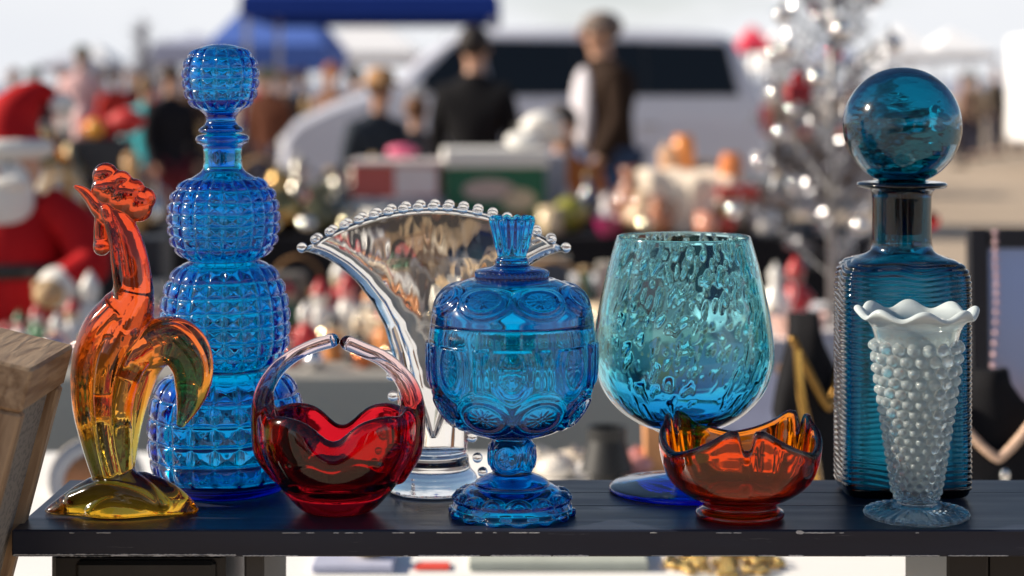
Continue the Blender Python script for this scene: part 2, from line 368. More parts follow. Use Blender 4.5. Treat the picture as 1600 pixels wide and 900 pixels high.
# ---- 2 amberina rooster (solid glass, voxel-fused from tapered limbs)
def fuse(b, vox, smooth_it, name, mat_, parent=None, loc=None):
    me = b.mesh('raw', True); o = bpy.data.objects.new(name, me); COL.objects.link(o)
    m = o.modifiers.new('r', 'REMESH'); m.mode = 'VOXEL'; m.voxel_size = vox
    if smooth_it:
        m = o.modifiers.new('s', 'SMOOTH'); m.iterations = smooth_it; m.factor = .5
    dg = bpy.context.evaluated_depsgraph_get(); ev = o.evaluated_get(dg)
    m2 = bpy.data.meshes.new_from_object(ev); o.modifiers.clear(); o.data = m2; bpy.data.meshes.remove(me)
    m2.polygons.foreach_set('use_smooth', np.ones(len(m2.polygons), bool))
    m2.materials.clear(); m2.materials.append(mat_); m2.name = name
    if parent: o.parent = parent
    if loc is not None: o.location = loc
    return o
def spline(pts, n=8):
    P = np.array(pts, float); E = np.vstack([2*P[0]-P[1], P, 2*P[-1]-P[-2]]); o = [P[0]]
    for i in range(1, len(E)-2):
        p0, p1, p2, p3 = E[i-1:i+3]
        for q in range(1, n+1):
            t = q/n; o.append(.5*((2*p1)+(-p0+p2)*t+(2*p0-5*p1+4*p2-p3)*t*t+(-p0+3*p1-3*p2+p3)*t**3))
    return np.array(o)
Y = 1.487; rb, s = base_of(Y), gs(Y); RX = 196
def rt(b, pts, flat=1.0, n=20):
    """pts (px, py, depth px, radius px)"""
    P = spline(pts); X = np.stack([(P[:, 0]-RX)*s, P[:, 2]*s, (rb-P[:, 1])*s], 1); rr = np.maximum(P[:, 3], .5)*s
    b.tube(X, rr, n, True, flat)
    b.ball(X[0], rr[0], 14, 8); b.ball(X[-1], rr[-1], 14, 8)
rb_ = MB()
# base: a flattened dome with five soft points
th = np.linspace(0, 2*PI, 96, endpoint=False)
lob = 1+.10*np.cos(5*(th+.35))*1.0
prof = [(1.0, 0), (1.02, 5), (.97, 13), (.86, 26), (.70, 40), (.50, 52), (.30, 60), (.1, 63)]
V = []; 
for r_, z_ in prof:
    tw = .06*np.sin(3*th+1.1)*np.clip(z_/30, 0, 1)
    V += [[(112*r_*l_*(1+t_)*math.cos(a)-3)*s, 52*r_*l_*(1+t_)*math.sin(a)*s, z_*s] for a, l_, t_ in zip(th, 1+(lob-1)*(1-z_/64), tw)]
n = 96; k = len(prof)
Qb = [(i*n+j, i*n+(j+1) % n, (i+1)*n+(j+1) % n, (i+1)*n+j) for i in range(k-1) for j in range(n)]
V += [[0, 0, 0], [0, 0, 64*s]]; Tb = [(k*n, (j+1) % n, j) for j in range(n)]+[(k*n+1, (k-1)*n+j, (k-1)*n+(j+1) % n) for j in range(n)]
rb_.add(V, Qb, Tb)
# fluted body: strands sweeping up from the base
rt(rb_, [(168, 752, -4, 20), (150, 690, -8, 21), (136, 630, -6, 22), (137, 570, -2, 25), (158, 520, 0, 32), (190, 485, 0, 34)], 1.2)
rt(rb_, [(176, 750, 14, 17), (162, 690, 18, 22), (155, 620, 20, 27), (160, 560, 18, 32), (185, 510, 8, 34), (205, 470, 2, 32)], 1.1)
rt(rb_, [(182, 750, -16, 15), (172, 690, -24, 15), (168, 620, -30, 17), (176, 560, -26, 20), (200, 505, -14, 24), (212, 465, -4, 24)], 1.1)
rt(rb_, [(192, 752, -6, 17), (190, 690, -12, 19), (194, 630, -22, 19), (208, 580, -24, 20), (232, 540, -14, 22), (256, 524, -4, 24)], 1.1)
rt(rb_, [(192, 750, 8, 15), (198, 690, 10, 17), (208, 640, 14, 18), (226, 585, 12, 20), (248, 552, 6, 22), (272, 535, 0, 22)], 1.1)
# tail crescent
rt(rb_, [(196, 560, 0, 30), (226, 545, 0, 36), (262, 534, 0, 39), (288, 546, 0, 38), (301, 576, 0, 33), (300, 610, 0, 27), (292, 640, 0, 17), (283, 662, 0, 8)], .85, 28)
rt(rb_, [(240, 530, -18, 18), (275, 520, -20, 17), (303, 545, -20, 15), (315, 580, -16, 12), (308, 620, -8, 9)], 1.0)
rt(rb_, [(240, 535, 18, 18), (275, 525, 20, 17), (303, 550, 20, 15), (315, 585, 16, 12), (308, 620, 8, 9)], 1.0)
# swirls pressed into the base
rt(rb_, [(120, 778, -20, 14), (165, 762, -34, 16), (215, 768, -38, 15), (262, 790, -26, 11)], 1.0)
rt(rb_, [(150, 790, -40, 9), (185, 772, -46, 11), (228, 782, -40, 9)], 1.0)
rt(rb_, [(118, 786, 10, 13), (150, 762, 20, 15), (225, 760, 24, 15), (270, 786, 10, 11)], 1.0)
rt(rb_, [(196, 748, -8, 20), (232, 762, -20, 14), (262, 782, -34, 9)], 1.0)
# neck
rt(rb_, [(192, 520, 0, 44), (205, 478, 0, 36), (208, 440, 0, 30), (203, 400, 0, 27), (194, 365, 0, 23), (182, 338, 0, 18), (172, 325, 0, 14)], .95, 28)
rt(rb_, [(196, 470, -20, 11), (188, 420, -22, 9), (180, 370, -18, 8), (168, 330, -12, 9)], 1.0)
rt(rb_, [(222, 460, -14, 10), (218, 410, -14, 8), (206, 360, -12, 7)], 1.0)
# wattle, beak, head
rt(rb_, [(163, 322, 0, 12), (158, 350, 0, 11), (158, 374, 0, 12), (159, 387, 0, 14)], .8)
rt(rb_, [(118, 293, 0, 4), (129, 299, 0, 7.5), (141, 311, 0, 10), (153, 326, 0, 13), (163, 340, 0, 12)], .9)
rt(rb_, [(150, 312, 0, 7), (158, 318, 0, 10), (170, 322, 0, 12)], 1.0)
# comb
for cx_, cy_, r_, dd in ((165, 276, 21, 0), (189, 285, 18, 0), (210, 296, 16, 0), (225, 312, 19, 0), (193, 308, 32, 0), (176, 298, 29, 0), (212, 320, 27, 0), (218, 328, 20, 0), (160, 295, 17, 0)):
    rb_.ball(((cx_-RX)*s, dd*s, (rb-cy_)*s), r_*s, 24, 16, (1, .62 if r_ > 18 else .9, 1))
zc = lambda py: (rb-py)*s
M_AMB = glass('amberina_glass', ior=1.5, sigma=(1.5, 7, 20), gnoise=.12, grad=[(0, (1.0, .64, .07)), (zc(750), (1.0, .68, .08)), (zc(715), (.86, .96, .34)), (zc(672), (.98, .84, .22)), (zc(636), (1.0, .50, .08)), (zc(510), (.97, .18, .045)), (zc(400), (.88, .085, .025)), (zc(255), (.92, .12, .035))])
roo = fuse(rb_, .00085, 9, 'glass_rooster', M_AMB, None, gloc(RX, Y))
tag(roo, 'solid glass rooster shading from red comb to amber foot, left end of shelf', 'figurine')
# ---- 3 ruby basket with split handle
Y = 1.487; kb, s = base_of(Y), gs(Y); KX = 528
rbm = MB()
prof = dens([(0, kb), (48, kb, 'c'), (56, kb-3), (68, kb-14), (88, kb-40), (106, kb-75), (115, kb-108), (114, kb-138), (108, kb-150), (102, kb-154), (96, kb-150), (98, kb-136), (98, kb-108), (88, kb-78), (70, kb-50), (42, kb-34), (0, kb-30)], 3.5)
def xfk(X, Yc, Z):
    th = np.arctan2(Yc, X); f = np.clip((Z-85)/65, 0, 1.1)
    side = np.abs(np.cos(th))
    # rim: scrolls up to the handles at the sides, two soft humps and a deep dip at front and back
    a = np.where(np.sin(th) > 0, PI-np.abs(np.abs(th)-PI/2)*1.0, 0)
    d = np.abs(np.abs(th)-PI/2)                       # 0 at front/back centre
    dip = -30*np.exp(-(d/.30)**2)
    lift = 24*np.clip((d-1.05)/.5, 0, 1)**1.5
    hump = 4*np.exp(-((d-.75)/.3)**2)
    Z2 = Z+f*(dip+lift+hump)
    pin = 1-f*(.16*np.exp(-(d/.35)**2)+.0)+f*.04*np.exp(-((d-.7)/.3)**2)
    return X*(1+.12*np.clip(Z/150, 0, 1)*side), Yc*pin*.86, Z2
rbm.add(*glathe([tuple(p) for p in prof], kb, s, 160, 50., None, xfk))
def kt(pts, flat=1.0):
    P = spline(pts); X = np.stack([(P[:, 0]-KX)*s, P[:, 2]*s, (kb-P[:, 1])*s], 1); rr = P[:, 3]*s
    rbm.tube(X, rr, 20, True, flat); rbm.ball(X[0], rr[0], 14, 8); rbm.ball(X[-1], rr[-1], 14, 8)
kt([(436, 742, 0, 14), (412, 708, 0, 15), (407, 670, 0, 15), (408, 635, 0, 15), (416, 605, 0, 14), (434, 577, 0, 12.5), (460, 556, 0, 11), (490, 542, 0, 11), (519, 533, 0, 11.5)], 1.5)
kt([(622, 742, 0, 16), (644, 705, 0, 16), (650, 668, 0, 15), (648, 635, 0, 16), (638, 605, 0, 16), (620, 580, 0, 14), (596, 560, 0, 12.5), (568, 548, 0, 12), (543, 537, 0, 12)], 1.5)
kt([(428, 690, -16, 9), (430, 664, -16, 7), (424, 640, -8, 7), (420, 612, -2, 8)], 1.)
kt([(430, 690, 26, 9), (430, 664, 20, 7), (424, 640, 8, 7)], 1.)
kt([(628, 690, -16, 9), (627, 664, -16, 7), (632, 640, -8, 7), (636, 612, -2, 8)], 1.)
kt([(628, 690, 26, 9), (627, 664, 20, 7), (632, 640, 8, 7)], 1.)
kt([(462, 714, -72, 7), (492, 708, -84, 8), (528, 717, -87, 8), (564, 706, -84, 8), (596, 714, -72, 7)], .9)
zk = lambda py: (kb-py)*s
M_RUBY = glass('ruby_glass', sigma=(2, 14, 12), grad=[(0, (.74, .018, .035)), (zk(700), (.66, .010, .025)), (zk(650), (.70, .014, .03)), (zk(615), (.90, .16, .14)), (zk(585), (.97, .86, .84)), (zk(520), (.98, .98, .98))])
bas = fuse(rbm, .0009, 8, 'glass_basket', M_RUBY, None, gloc(KX, Y))
tag(bas, 'ruby red glass basket with clear split handle left of the blue candy dish', 'basket')
# ---- 4 clear fan vase with beads
Y = 1.566; vb, s = base_of(Y), gs(Y); VX = 678
fan = empty('fan_vase', gloc(VX, Y), 'clear glass fan vase with beaded edge behind the ruby basket', 'vase')
M_CLEAR = glass('clear_glass', tint=(.985, .99, .99), bump=(30, .7, .002, (1, 1, .5)))
M_CLEAR2 = glass('clear_bead_glass', tint=(.985, .99, .99))
Wp = np.array([(0, 52), (40, 55), (75, 57), (115, 60), (150, 66), (185, 78), (215, 96), (245, 122), (270, 150), (295, 182), (312, 205)], float)
zb = vb-706
def Wf(h): return np.interp(h, Wp[:, 0], Wp[:, 1])
def Df(h): return np.interp(h, [0, 100, 180, 260, 312], [44, 40, 34, 33, 40])
Hs = np.concatenate([np.linspace(0, 312, 90)])
n = 160; th = np.linspace(0, 2*PI, n, endpoint=False)
def ring(h, inset, zoff=0):
    W_, D_ = Wf(h)-inset*(1.9 if inset > 7 else 1), Df(h)-inset
    c, sn = np.cos(th), np.sin(th)
    x = W_*np.sign(c)*np.abs(c)**.92; y = D_*sn
    t = h/312
    arcz = 66*(1-(x/206)**2)*t**3*1.0
    return np.stack([x, y, zb+h+arcz+zoff+0*x], 1)
rings = [ring(h, 0) for h in Hs]+[ring(312, 3, 3), ring(311, 6, 2)]+[ring(h, np.interp(h, [20, 90, 200, 311], [26, 15, 11, 8])) for h in Hs[::-1] if h > 24]
V = np.vstack(rings+[[[0, 0, zb]], [[0, 0, zb+22]]])*s; k = len(rings)
Qv = [(i*n+j, i*n+(j+1) % n, (i+1)*n+(j+1) % n, (i+1)*n+j) for i in range(k-1) for j in range(n)]
Tv = [(k*n, (j+1) % n, j) for j in range(n)]+[(k*n+1, (k-1)*n+j, (k-1)*n+(j+1) % n) for j in range(n)]
link('body', mesh_np('fan_body', V, [Qv, Tv]), M_CLEAR, fan)
V = glathe([(0, vb), (68, vb, 'c'), (72, vb-3), (71, vb-10), (69, vb-16), (66, vb-24), (59, vb-32), (55, vb-42), (54, vb-52), (51, vb-56), (49, vb-57.5, 'c'), (0, vb-57.5)], vb, s, 96, 2.5)
fo = link('foot', join(V), M_CLEAR2, fan); fo.location.x = 12*s*0
bead = MB(); bead.ball((0, 0, 0), 1, 24, 16); beadm = bead.mesh('bead', True); beadm.materials.append(M_CLEAR2)
neck = None
def bead_at(x, y, z, r):
    o = link('bead', beadm, None, fan, (x*s, y*s, z*s)); o.scale = (r*s,)*3
for sg in (-1, 1):
    for i in range(10 if sg < 0 else 10):
        a = PI*(i+.5)/10
        c = math.cos(a); x = 205*np.sign(c)*abs(c)**.92; y = sg*-40*math.sin(a)
        if sg > 0: continue
# beads all round the mouth, spaced evenly in x
for sg in (-1, 1):
    for i in range(19 if sg < 0 else 17):
        m_ = 18 if sg < 0 else 18
        x = -206+412*(i+(0 if sg < 0 else 1))/18
        c = min(1, abs(x)/206)**(1/.92); y = sg*38*math.sqrt(max(0, 1-c*c))
        bead_at(x, y, zb+312+66*(1-(x/206)**2)+6, 8.3)
for sg in (-1, 1):
    for h in (150, 118, 86, 54, 22):
        bead_at(sg*(Wf(h)+6), 0, zb+h, 8.5)
for a in np.linspace(0, 2*PI, 18, endpoint=False):
    bead_at(72*math.cos(a), 72*math.sin(a), 24, 8) if False else None
for sg in (-1, 1):
    bead_at(sg*68, 0, 50, 8); bead_at(sg*76, 0, 28, 8)
# ---- 5 covered candy dish
Y = 1.478; cb, s = base_of(Y), gs(Y)
candy = empty('candy_dish', gloc(800, Y), 'covered blue candy dish with moulded ovals on a short pedestal, centre of shelf', 'candy dish')
M_COB = glass('peacock_glass', tint=(.55, .86, 1.0), sigma=(680, 34, 10))
def ovals(specs):
    """specs: (py centre, half width px, half height px, count, phase, height, dome exponent)"""
    def f(TH, Rr, PY, AR):
        o = np.zeros_like(TH)
        arc0, py0 = AR[:, 0], PY[:, 0]
        lim = np.argmin(py0) if True else 0
        for (pc, a, bh, cnt, ph, A, rng_) in specs:
            lo, hi = rng_
            idx = np.arange(len(py0)); sel = (idx >= lo*len(py0)) & (idx <= hi*len(py0))
            cand = np.where(sel, np.abs(py0-pc), 1e9); ic = np.argmin(cand)
            dy = AR-arc0[ic]
            per = 2*PI/cnt; dth = (TH-ph+per/2) % per-per/2; dx = dth*Rr
            q = np.sqrt((dx/a)**2+(dy/bh)**2); ang = np.arctan2(dy/bh, dx/a)
            dome = A*np.sqrt(np.clip(1-q*q, 0, 1))
            ringv = .30*A*np.exp(-((q-1.0)/.09)**2)+.22*A*np.exp(-((q-.66)/.07)**2)
            star = .22*A*np.cos(12*ang)*np.clip(1-q/.5, 0, 1)*np.clip(q/.1, 0, 1)
            v = dome*np.where(q < .62, .80, 1)+ringv+star
            v = np.where(sel[:, None], v, 0); o = np.where(np.abs(v) > np.abs(o), v, o)
        return o
    return f
bowl = [(0, cb-34), (40, cb-31), (68, cb-22), (82, cb-9), (88, cb, 'c'), (93, cb, 'c'), (96, cb-1), (97, cb-5), (94, cb-12), (88, cb-24), (76, cb-36), (66, cb-43), (58, cb-45, 'c'), (58, cb-49), (48, cb-56), (34, cb-62), (30, cb-66), (34, 722), (35, 712), (33, 698), (29, 688), (28, 684, 'c'), (34, 682), (58, 678), (82, 667), (104, 645), (120, 617), (129, 588), (131, 555), (130, 522), (128, 504.2, 'c'),
        (116, 504.4, 'c'), (114, 510), (115, 530), (115, 560), (113, 588), (110, 614), (95, 638), (74, 654), (40, 663), (0, 666)]
per8 = PI/4; front = -PI/2
ob = ovals([(788, 18, 17, 14, front+.12, 7.5, (.17, .36)), (712, 24, 25, 4, front-.25, 4.5, (.1, .55)), (636, 47, 39, 8, front+per8/2, 7.5, (.3, .62)), (563, 31, 52, 8, front, 5, (.3, .62))])
def scal(TH, Rr, PY, AR):
    n_ = TH.shape[0]; fst = (np.arange(n_) < n_*.62)[:, None]
    o = ob(TH, Rr, PY, AR)
    e = np.exp(-((Rr-96)/6)**2)*(PY > cb-9)*3.5*np.cos(14*(TH-front-.12))
    # arches framing the upright ovals
    p = np.abs(((TH-front+per8/2) % per8)-per8/2)*124; arch = 535-24*np.sqrt(np.clip(1-(p/48)**2, 0, 1))
    ar = 3.4*np.exp(-((PY-arch-8)/3.5)**2)*(Rr > 100)
    ridge = 2.6*np.exp(-((p-46)/3.)**2)*(PY > 530)*(PY < 600)*(Rr > 100)
    return np.where(fst, o+e+np.where(o < .8, ar+ridge, 0), 0)
link('bowl', join(glathe(bowl, cb, s, 336, 1.8, scal)), M_COB, candy)
lidp = [(0, 446), (60, 450), (86, 464), (104, 481), (116, 503.4, 'c'), (128, 503.8, 'c'), (125, 486), (115, 467), (100, 452), (82, 442), (68, 437, 'c'), (57, 437), (57, 424, 'c'), (50, 421), (30, 417), (26, 413, 'c'), (26, 407), (23, 403), (24, 394), (27, 376), (31, 358), (34, 346), (32, 341), (22, 340), (14, 345), (0, 349)]
ol = ovals([(463, 44, 28, 8, front+per8/2, 6, (.40, .62))])
def lidd(TH, Rr, PY, AR):
    o = ol(TH, Rr, PY, AR)*(Rr > 72)*(np.arange(TH.shape[0]) > TH.shape[0]*.28)[:, None]
    fl = 2.2*np.cos(10*TH)*np.clip((398-PY)/15, 0, 1)*(Rr > 18)
    ri = 1.6*np.cos(40*TH)*(np.abs(Rr-57) < 1.6)*(PY < 436)*(PY > 424)
    return o+fl+ri
lid = link('lid', join(glathe(lidp, cb, s, 336, 1.8, lidd)), M_COB, candy)
# ---- 6 brandy snifter
Y = 1.566; gb, s = base_of(Y), gs(Y); GX = 1068
snif = empty('glass_snifter', gloc(GX, Y), 'large aqua glass snifter with dappled bowl behind the orange dish', 'glass')
body = [(0, gb-26), (14, gb-27, 'c'), (15, 712), (17, 698), (26, 685), (46, 672), (75, 659), (104, 638), (126, 610), (138, 578), (141, 548), (137, 508), (129, 465), (119, 422), (110, 390), (105, 373), (103.5, 370), (101.5, 370.5), (106, 390), (115, 422), (125, 465), (133, 508), (136, 548), (132, 576), (120, 605), (98, 630), (70, 648), (40, 656), (0, 660)]
def ndisp(TH, Rr, PY, AR):
    k_, n_ = TH.shape; fst = np.argmin(PY[:, 0]); o = np.zeros_like(TH)
    for i in range(fst+4, k_):
        py = PY[i, 0]
        amp = np.clip((py-372)/10, 0, 1)*np.clip((640-py)/25, 0, 1)
        if amp <= 0: continue
        for j in range(n_):
            a = TH[i, j]; x, y = math.cos(a)*15.0, math.sin(a)*15.0; z = py/15.
            low = mn.noise(Vector((x*.13, y*.13, py/85.+3)))
            g = min(1, max(0, .62+2.6*low)) if py > 430 else 1.0
            if g <= 0: continue
            v = mn.noise(Vector((x+z*.35, y, z*.75)))
            v = max(0, v-.12)*3.0
            o[i, j] = amp*g*v*2.7
    return o
M_AQUA = glass('aqua_glass', tint=(.75, .96, 1.0), sigma=(150, 15, 5), gnoise=.12, grad=[(0, (.28, .55, .98)), ((gb-655)*s, (.30, .58, .98)), ((gb-615)*s, (.42, .80, 1.0)), ((gb-560)*s, (.74, .97, 1.0)), ((gb-370)*s, (.78, .97, 1.0))])
M_FOOTB = glass('deep_aqua_glass', tint=(.5, .8, 1.0), sigma=(170, 44, 6))
link('bowl', join(glathe(body, gb, s, 440, 1.7, ndisp)), M_AQUA, snif)
foot = [(0, gb-8), (112, gb, 'c'), (116, gb-1), (117, gb-4), (113, gb-8), (80, gb-14), (45, gb-21), (20, gb-25), (13, gb-26.4, 'c'), (0, gb-26.4)]
link('foot', join(glathe(foot, gb, s, 128, 3)), M_FOOTB, snif)
# ---- 7 orange notched bowl
Y = 1.468; ob_, s = base_of(Y), gs(Y); OX = 1156
M_ORG = glass('tangerine_glass', tint=(1.0, .56, .20), sigma=(8, 120, 620))
pts = [(0, ob_-5), (50, ob_-4), (56, ob_), (64, ob_, 'c'), (69, ob_-3), (69, ob_-8), (62, ob_-13), (57, ob_-18), (60, ob_-24), (78, ob_-32), (98, ob_-45), (114, ob_-62), (123, ob_-82), (127, ob_-100), (127, ob_-107), (124, ob_-111), (119, ob_-111), (115, ob_-106), (112, ob_-92), (103, ob_-70), (85, ob_-50), (58, ob_-38), (28, ob_-34), (0, ob_-33)]
def xfo(X, Yc, Z):
    th = np.arctan2(Yc, X); per = 2*PI/3; d = np.abs(((th+PI/2+.03+per/2) % per)-per/2)   # 0 at a notch
    dm = np.sqrt(np.maximum(d-.20, 0)**2+.05**2)-.05
    peak = 42*np.clip((.84-dm)/.84, 0, 1)**1.7
    hh = peak-30*np.exp(-(d/.085)**4)
    f = np.clip((Z-45)/66, 0, 1)**1.6
    rad = np.hypot(X, Yc)+1e-6
    pull = 1-.07*np.exp(-(d/.12)**2)*f
    crease = 1-.05*np.exp(-((d-.30)/.14)**2)*np.clip((Z-30)/60, 0, 1)
    return X*pull*crease, Yc*pull*crease, Z+f*hh
ash = link('orange_glass_dish', join(glathe(pts, ob_, s, 420, 2.2, None, xfo)), M_ORG, None, gloc(OX, Y))
tag(ash, 'burnt orange footed glass dish with paired horn-like notches in its rim', 'dish')
# ---- 8 teal square bottle with ball stopper
Y = 1.560; tb, s = base_of(Y), gs(Y); TX = 1409
teal = empty('teal_bottle', gloc(TX, Y), 'square teal ribbed bottle with big ball stopper at the right', 'bottle')
M_TEAL = glass('teal_glass', tint=(.5, .82, .88), sigma=(760, 170, 118))
M_TEALB = glass('teal_ball_glass', tint=(.6, .86, .9), sigma=(680, 165, 115), bump=(22, .5, .004, (1, 1, 2.5)))
def ribs(TH, Rr, PY, AR):
    k_ = TH.shape[0]; fst = np.argmin(PY[:, 0]); m = (np.arange(k_) < fst)[:, None]*(PY > 402)*(PY < 757)*(Rr > 60)
    wob = 2.6*np.sin(2*TH+.8+PY/60)+1.8*np.sin(5*TH+PY/38)+1.0*np.sin(9*TH-PY/21)
    p = (PY+wob)/8.4
    return m*(2.3*np.abs(np.sin(PI*p))**.8)*np.clip((PY-402)/12, 0, 1)
def xft(X, Yc, Z):
    th = np.arctan2(Yc, X); f = np.clip((tb-Z-395)/22, 0, 1); f = f*f*(3-2*f)
    nn = 2+3.8*f
    g = 1/(np.abs(np.cos(th))**nn+np.abs(np.sin(th))**nn)**(1/nn)
    return X*g, Yc*g*(1-.30*f), Z
pts = [(0, tb), (84, tb, 'c'), (93, tb-3), (97, tb-10), (98, tb-20), (98, 600), (98, 460), (97, 434), (91, 417), (78, 406), (62, 400), (51, 394), (47, 385), (46, 372), (46, 310), (48, 300), (52, 296), (66, 294), (70, 290), (67, 286), (56, 285), (40, 286), (37, 292), (37, 384), (44, 398), (66, 410), (84, 424), (89, 445), (90, 600), (90, tb-22), (84, tb-14), (0, tb-12)]
link('bottle', join(glathe(pts, tb, s, 320, 1.6, ribs, xft)), M_TEAL, teal)
st = [(0, 366), (30, 366, 'c'), (32, 330), (33, 292), (36, 284.5, 'c')]
st += [(92*math.sin(a), 198-92*math.cos(a)) for a in np.linspace(math.acos(-.918), 0, 22)][0:]
V1 = glathe(st, tb, s, 128, 2.5)
V2 = glathe([(84*math.sin(a), 198-84*math.cos(a)) for a in np.linspace(PI, 0, 30)], tb, s, 96, 6, None, flip=True)
so = link('stopper', join(V1, V2), M_TEALB, teal); so.location.x = .4*s
# ---- 9 opalescent hobnail bud vase
Y = 1.467; hb, s = base_of(Y), gs(Y); HX = 1432
def opal():
    m, t, b = principled('opal_glass')
    b.inputs['Transmission Weight'].default_value = 1; b.inputs['Roughness'].default_value = .02; b.inputs['IOR'].default_value = 1.46; b.inputs['Base Color'].default_value = (.86, .97, .96, 1)
    tcn = N('ShaderNodeTexCoord', t); sp = N('ShaderNodeSeparateXYZ', t); t.links.new(tcn.outputs['Object'], sp.inputs[0])
    rp = N('ShaderNodeValToRGB', t); mr = N('ShaderNodeMapRange', t); mr.inputs[1].default_value = 0; mr.inputs[2].default_value = (hb-488)*s
    t.links.new(sp.outputs[2], mr.inputs[0]); t.links.new(mr.outputs[0], rp.inputs[0])
    el = rp.color_ramp.elements; el[0].position = 0; el[0].color = (.03,)*3+(1,); el[1].position = 1; el[1].color = (.95,)*3+(1,)
    for p, v in ((.10, .03), (.16, .20), (.60, .32), (.84, .30), (.90, .16), (.945, .34)):
        e = el.new(p); e.color = (v, v, v, 1)
    df = N('ShaderNodeBsdfDiffuse', t); df.inputs[0].default_value = (.80, .90, .92, 1); tr = N('ShaderNodeBsdfTranslucent', t); tr.inputs[0].default_value = (.86, .88, .86, 1)
    gl = N('ShaderNodeBsdfGlossy', t); gl.inputs['Roughness'].default_value = .12
    m1 = N('ShaderNodeMixShader', t); m1.inputs[0].default_value = .42; t.links.new(df.outputs[0], m1.inputs[1]); t.links.new(tr.outputs[0], m1.inputs[2])
    m3 = N('ShaderNodeMixShader', t); m3.inputs[0].default_value = .06; t.links.new(m1.outputs[0], m3.inputs[1]); t.links.new(gl.outputs[0], m3.inputs[2])
    m2 = N('ShaderNodeMixShader', t); t.links.new(rp.outputs[0], m2.inputs[0]); t.links.new(b.outputs[0], m2.inputs[1]); t.links.new(m3.outputs[0], m2.inputs[2])
    t.links.new(m2.outputs[0], t.nodes['Material Output'].inputs['Surface'])
    return m
hrows = []; py_ = 541.; i_ = 0
NH = 17
while py_ < 778:
    r_ = 62-(py_-541)/237*29; hrows.append((py_, r_*2*PI/NH*.42, i_ % 2)); py_ += r_*2*PI/NH*.80; i_ += 1
def hobs(TH, Rr, PY, AR):
    k_ = TH.shape[0]; fst = np.argmin(PY[:, 0]); m = (np.arange(k_) < fst)[:, None]*(Rr < 75)*(PY < 790)
    o = np.zeros_like(TH)
    for pc, hr, od in hrows:
        per = 2*PI/NH; dth = (TH-od*per/2+per/2) % per-per/2; d2 = (dth*Rr)**2+(PY-pc)**2
        o = np.maximum(o, np.sqrt(np.clip(hr*hr-d2, 0, None))*1.25)
    foot = (PY > hb-17)*(Rr > 34)*(np.arange(k_) < fst)[:, None]*(np.abs(np.gradient(Rr, axis=0)) > .1)
    return m*o+foot*1.8*np.cos(30*TH)*(PY < hb-2)
def xfh(X, Yc, Z):
    th = np.arctan2(Yc, X); r_ = np.hypot(X, Yc); z0 = hb-512
    f = np.clip((Z-z0)/22, 0, 1)
    f = f*f
    return X*(1+.03*f*np.cos(8*th+.6)), Yc*(1+.03*f*np.cos(8*th+.6)), Z+f*6.5*np.cos(8*th+.6)
pts = [(0, hb), (76, hb, 'c'), (80, hb-2), (80, hb-7), (76, hb-10), (55, hb-14), (38, hb-17), (31, hb-21, 'c'), (30, hb-27), (31, hb-33), (34, 768), (46, 680), (58, 588), (63, 540), (66, 523), (71, 510), (80, 500), (90, 495), (94, 491), (92, 486), (86, 485), (76, 492), (66, 503), (60, 520), (56, 545), (50, 600), (40, 680), (29, 755), (22, 772), (0, 777)]
M_OPAL = opal()
V = glathe(pts, hb, s, 420, 1.5, hobs, xfh)
hob = link('bud_vase', join(V), M_OPAL, None, gloc(HX, Y))
tag(hob, 'white-rimmed opalescent hobnail bud vase in front of the teal bottle', 'vase')
# ================================================================== ground, sky backdrop things
def ground_mat():
    m, t, b = principled('dusty_ground'); b.inputs['Roughness'].default_value = .95
    tcn = N('ShaderNodeTexCoord', t)
    n1 = N('ShaderNodeTexNoise', t); n1.inputs['Scale'].default_value = .35; n1.inputs['Detail'].default_value = 8; t.links.new(tcn.outputs['Object'], n1.inputs[0])
    n2 = N('ShaderNodeTexNoise', t); n2.inputs['Scale'].default_value = 14; n2.inputs['Detail'].default_value = 8; t.links.new(tcn.outputs['Object'], n2.inputs[0])
    m1 = N('ShaderNodeMix', t, data_type='RGBA'); m1.inputs[6].default_value = (.40, .31, .23, 1); m1.inputs[7].default_value = (.62, .50, .38, 1); t.links.new(n1.outputs[0], m1.inputs[0])
    m2 = N('ShaderNodeMix', t, data_type='RGBA', blend_type='MULTIPLY'); m2.inputs[0].default_value = .35; t.links.new(m1.outputs[2], m2.inputs[6]); t.links.new(n2.outputs[0], m2.inputs[7])
    t.links.new(m2.outputs[2], b.inputs['Base Color'])
    bp = N('ShaderNodeBump', t); bp.inputs['Distance'].default_value = .03; t.links.new(n2.outputs[0], bp.inputs['Height']); t.links.new(bp.outputs[0], b.inputs['Normal'])
    return m
b = MB(); gx = np.linspace(-900, 900, 61); gy = np.linspace(-300, 1900, 61)
V = np.array([[x, y, .0] for y in gy for x in gx]); Q = [(j*61+i, j*61+i+1, (j+1)*61+i+1, (j+1)*61+i) for j in range(60) for i in range(60)]
b.add(V, Q); tag(b.build('ground', ground_mat()), 'pale sandy dirt ground of the market', kind='structure')
# low hills on the horizon
b = MB(); xs = np.linspace(-900, 900, 160)
hz = [14+7*mn.noise(Vector((x/170, 3, 0)))+4*mn.noise(Vector((x/45, 8, 0))) for x in xs]
V = [[x, 1500, -2] for x in xs]+[[x, 1560, z] for x, z in zip(xs, hz)]+[[x, 1800, -2] for x in xs]
n = len(xs); Q = [(i, i+1, n+i+1, n+i) for i in range(n-1)]+[(n+i, n+i+1, 2*n+i+1, 2*n+i) for i in range(n-1)]
b.add(V, Q); tag(b.build('hills', mat((.30, .33, .42), .95, scale=.02), smooth=True), 'low bluish hills along the horizon', kind='structure')
WHITE = mat((.80, .79, .76), .6, var=.06); CLOTH = mat((.78, .77, .76), .85, var=.05, scale=8)
